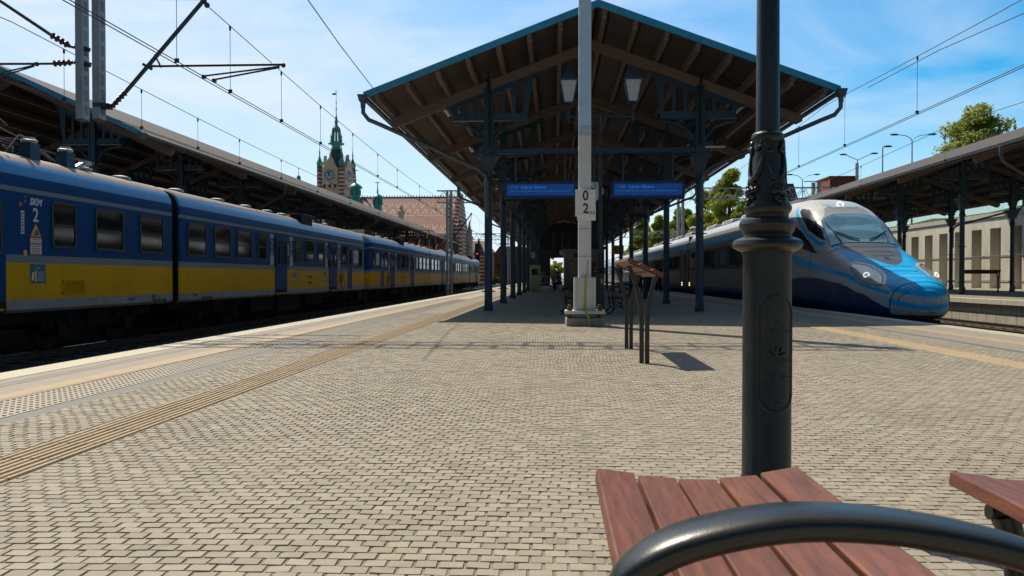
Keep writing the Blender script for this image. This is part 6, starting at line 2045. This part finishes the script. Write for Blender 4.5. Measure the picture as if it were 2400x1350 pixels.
# people ------------------------------------------------------------------------
skin = M('skin', (.42,.24,.17), .55, 0, .08); hair = M('hair', (.03,.018,.012), .6)
def person(label, loc, rz, pose, top, legs, h=1.72, shoe=None, sleeve=None, bag=None):
    t = thing('person', label, 'person', loc, rz, 'people waiting under the canopy')
    k = h/1.72
    J = dict(pel=(0,0,.95), chest=(0,.0,1.32), neck=(0,0,1.47), head=(0,-.02,1.60),
             sl=(-.19,0,1.42), sr=(.19,0,1.42))
    if pose == 'walk':
        J.update(hl=(-.09,0,.92), hr=(.09,0,.92), kl=(-.10,-.16,.50), kr=(.10,.08,.50), fl=(-.10,-.30,.09), fr=(.10,.32,.14), tl=(-.10,-.45,.04), tr=(.10,.22,.03),
                 el=(-.25,.08,1.14), er=(.25,-.06,1.14), wl=(-.27,-.06,.90), wr=(.27,-.20,.94))
    elif pose == 'stand':
        J.update(hl=(-.09,0,.92), hr=(.09,0,.92), kl=(-.11,-.02,.50), kr=(.11,0,.50), fl=(-.12,.02,.08), fr=(.12,.02,.08), tl=(-.14,-.14,.03), tr=(.14,-.14,.03),
                 el=(-.26,.03,1.14), er=(.26,.03,1.14), wl=(-.24,-.10,.90), wr=(.24,-.10,.90))
    else:                                       # sitting, seat at .45
        for q in ('pel','chest','neck','head','sl','sr'): a = J[q]; J[q] = (a[0], a[1]-(a[2]-.95)*.25, a[2]-.42)
        J.update(hl=(-.10,-.03,.52), hr=(.10,-.03,.52), kl=(-.13,-.45,.50), kr=(.13,-.45,.50), fl=(-.12,-.42,.09), fr=(.12,-.42,.09), tl=(-.13,-.58,.03), tr=(.13,-.58,.03),
                 el=(-.26,-.20,.74), er=(.26,-.20,.74), wl=(-.16,-.42,.62), wr=(.14,-.42,.62))
    def skinmesh(chain, nm, mat, root=0):
        """chain: list of (pos, radius, parent index)"""
        me = bpy.data.meshes.new(nm)
        me.from_pydata([tuple(Vector(p)*k) for p, _, _ in chain], [(i, q) for i, (_, _, q) in enumerate(chain) if q >= 0], [])
        me.materials.append(mat)
        o = bpy.data.objects.new(nm, me); COL.objects.link(o)
        o.modifiers.new('skin','SKIN'); sk = me.skin_vertices[0].data if me.skin_vertices else None
        if sk is None:
            b = bmesh.new(); b.from_mesh(me); b.verts.layers.skin.verify(); b.to_mesh(me); b.free(); sk = me.skin_vertices[0].data
        for i, (_, r, _) in enumerate(chain):
            rr = r if isinstance(r, tuple) else (r, r); sk[i].radius = (rr[0]*k, rr[1]*k); sk[i].use_root = (i == root)
        s_ = o.modifiers.new('sub','SUBSURF'); s_.levels = 1; s_.render_levels = 2
        o.parent = t
        return o
    def fingers(w_, e_, chain, pi):
        w_, e_ = Vector(w_), Vector(e_); d = (w_-e_).normalized()
        side = d.cross(Vector((1,0,0))).normalized() if abs(d.x) < .9 else Vector((0,1,0))
        palm = w_ + d*.075; chain.append((palm, (.034,.016), pi)); pp = len(chain)-1
        for i, ln in enumerate((.06,.07,.072,.058)):
            o_ = side*(-.03+.02*i)
            chain.append((palm+d*.035+o_, .0095, pp)); chain.append((palm+d*(.035+ln*.6)+o_+Vector((0,-.006,0)), .0085, len(chain)-1)); chain.append((palm+d*(.03+ln)+o_+Vector((0,-.018,0)), .0075, len(chain)-1))
        chain.append((w_+d*.03+side*(-.045), .010, pi)); chain.append((w_+d*.07+side*(-.06), .008, len(chain)-1))
    ch = [(J['pel'],(.14,.10),-1),(J['chest'],(.16,.11),0),(J['neck'],.055,1),(J['head'],(.075,.09),2),(Vector(J['head'])+Vector((0,-.01,.10)),(.06,.075),3),
          (J['sl'],.06,1),(J['el'],.043,5),(J['wl'],.028,6),(J['sr'],.06,1),(J['er'],.043,8),(J['wr'],.028,9),
          (J['hl'],.095,0),(J['kl'],.065,11),(J['fl'],.042,12),(J['tl'],.035,13),(J['hr'],.095,0),(J['kr'],.065,15),(J['fr'],.042,16),(J['tr'],.035,17)]
    fingers(J['wl'], J['el'], ch, 7); fingers(J['wr'], J['er'], ch, 10)
    hd = Vector(J['head'])
    ch.append((hd+Vector((0,-.10,-.0)), .014, 3))     # nose
    skinmesh(ch, 'body', skin)
    g = .018
    skinmesh([(J['chest'],(.16+g,.11+g),-1),(J['pel'],(.14+g,.115+g),0),((Vector(J['neck'])+Vector((0,0,-.04))),.075,0),(J['sl'],.078,0),(Vector(J['el']).lerp(Vector(J['sl']),.0 if sleeve else .45),.058,3),(J['sr'],.078,0),(Vector(J['er']).lerp(Vector(J['sr']),.0 if sleeve else .45),.058,5)], 'shirt', top)
    skinmesh([(J['pel'],(.15,.115),-1),(J['hl'],.108,0),(J['kl'],.080,1),(J['fl'],.062,2),(J['hr'],.108,0),(J['kr'],.080,4),(J['fr'],.062,5)], 'trousers', legs)
    for q in ('l','r'):
        f0, f1 = Vector(J['f'+q]), Vector(J['t'+q]); MB().tube([(f0+Vector((0,.05,-.03)))*k, (f0+Vector((0,0,-.03)))*k, f1*k], [.045*k,.05*k,.04*k], 10).build('shoe', shoe or black, t, smooth=60)
    mb = MB(); c = (hd+Vector((0,.025,.06)))*k; mb.ball(c, .105*k, 14, 0, (.9,1,1)); mb.build('hair', hair, t, smooth=70)
    mb = MB()
    for sx in (-.032,.032): mb.ball((hd+Vector((sx,-.085,.02)))*k, .010*k, 6)
    mb.build('eyes', black, t)
    MB().ball((hd+Vector((0,-.088,-.045)))*k, .016*k, 8, 0, (1.2,.4,.35)).build('mouth', redpan, t)
    return t
cl_g = M('cloth_grey', (.14,.15,.17), .9); cl_b = M('cloth_black', (.012,.012,.014), .9); cl_l = M('cloth_blue', (.10,.22,.33), .9); cl_n = M('cloth_navy', (.02,.03,.06), .9); cl_r = M('cloth_rose', (.25,.12,.10), .9)
def pp(px, py): return at(px, py, Z=0)
q = pp(1274,672.5); person('person walking away in dark trousers and white shoes, carrying a pale tote bag', (q.x,q.y,0), R(200), 'walk', cl_g, cl_b, 1.68, shoe=stick_w, sleeve=True)
tb_ = thing('tote_bag', 'pale cloth tote bag hanging at the walking person\'s side', 'bag', (q.x-.26,q.y-.05,.62))
mb = MB(); mb.prism([(-.06,0),(.06,0),(.075,.18),(.05,.40),(-.05,.40),(-.075,.18)], -.18, .18, 'XZ'); mb.build('bag', M('canvas', (.45,.38,.32), .9), tb_, bevel=.03)
MB().tube([(0,-.1,.38),(0,-.06,.75),(0,.06,.75),(0,.1,.38)], .012, 6).build('strap', M('canvas_strap', (.35,.3,.25), .9), tb_)
q = pp(1297,676.5); person('seated person with bare legs leaning forward on a bench deep under the canopy', (q.x,q.y+.3,0), R(20), 'sit', cl_r, skin, 1.66)
q = pp(1312,681); person('seated person in a black top with folded arms, nearer than the bare-legged one', (q.x,q.y+.3,0), R(-60), 'sit', cl_b, cl_n, 1.75)
q = pp(1344,676); person('person in dark clothes sitting behind the white mast base', (q.x,q.y+.3,0), R(10), 'sit', cl_n, cl_b, 1.78)
q = pp(1543,684); person('standing person in black at the right hand platform edge, by the open train door', (q.x,q.y,0), R(150), 'stand', cl_b, cl_b, 1.82, sleeve=True)
q = pp(1521,685); person('standing person in a light blue top beside a column near the train', (q.x,q.y,0), R(100), 'stand', cl_l, cl_n, 1.72)
q = pp(1499,685); person('standing person in black left of the blue-topped one', (q.x,q.y,0), R(190), 'stand', cl_b, cl_b, 1.76, sleeve=True)
for i, (px, py, lab) in enumerate(((1302,681,'wooden bench deep under the canopy under the two seated people'),(1350,681,'wooden bench behind the white mast base'))):
    q = pp(px,py); bench(lab, (q.x-.2, q.y+.1, 0), 1.8)

# small fittings on the front columns --------------------------------------------
xr_ = 1.08+2.95
cc = thing('security_camera', 'small dark security camera on a white bracket beside the right front column', 'security camera', (xr_+.42, 22.35, 4.55))
MB().box(-.3,.25,-.03,.03,-.02,.03).build('bracket', white, cc)
MB().box(-.05,.25,-.22,.12,.05,.22).build('housing', black, cc, bevel=.02)
cb = thing('cable_loop', 'loop of black cable hanging under the rafter beside the right front column', 'cable', (xr_, 22.25, 0))
MB().tube([(-.02,0,4.6),(-.02,0,6.3),(.08,0,6.72),(.3,-.05,6.7),(.5,-.1,6.45),(.9,-.1,6.2),(1.3,0,6.15),(1.55,.05,6.1)], .028, 8).build('cable', black, cb, smooth=60)
cb = thing('cable_loop', 'loop of black cable over the rafter at the left front column', 'cable', (1.08-2.95, 22.25, 0))
MB().tube([(.05,0,4.6),(.05,0,6.45),(-.02,-.05,6.72),(-.18,-.08,6.74),(-.32,-.02,6.6)], .026, 8).build('cable', black, cb, smooth=60)
# scraps on the paving
gum = M('dried_gum', (.55,.53,.48), .7); rg = random.Random(12)
o = MB()
for i in range(26):
    x, y = rg.uniform(-2, 4.2), rg.uniform(2.4, 14)
    r = rg.uniform(.006,.014); n = 7
    vs = [(x+r*rg.uniform(.6,1.1)*math.cos(k*2*PI/n), y+r*rg.uniform(.6,1.1)*math.sin(k*2*PI/n), .004) for k in range(n)]
    o.add(vs+[(a, b_, .001) for a, b_, c_ in vs], [list(range(n))]+[[k,(k+1)%n,n+(k+1)%n,n+k] for k in range(n)])
tag(o.build('litter', gum), 'tiny pale scraps and gum spots scattered over the setts', 'litter', kind='stuff')
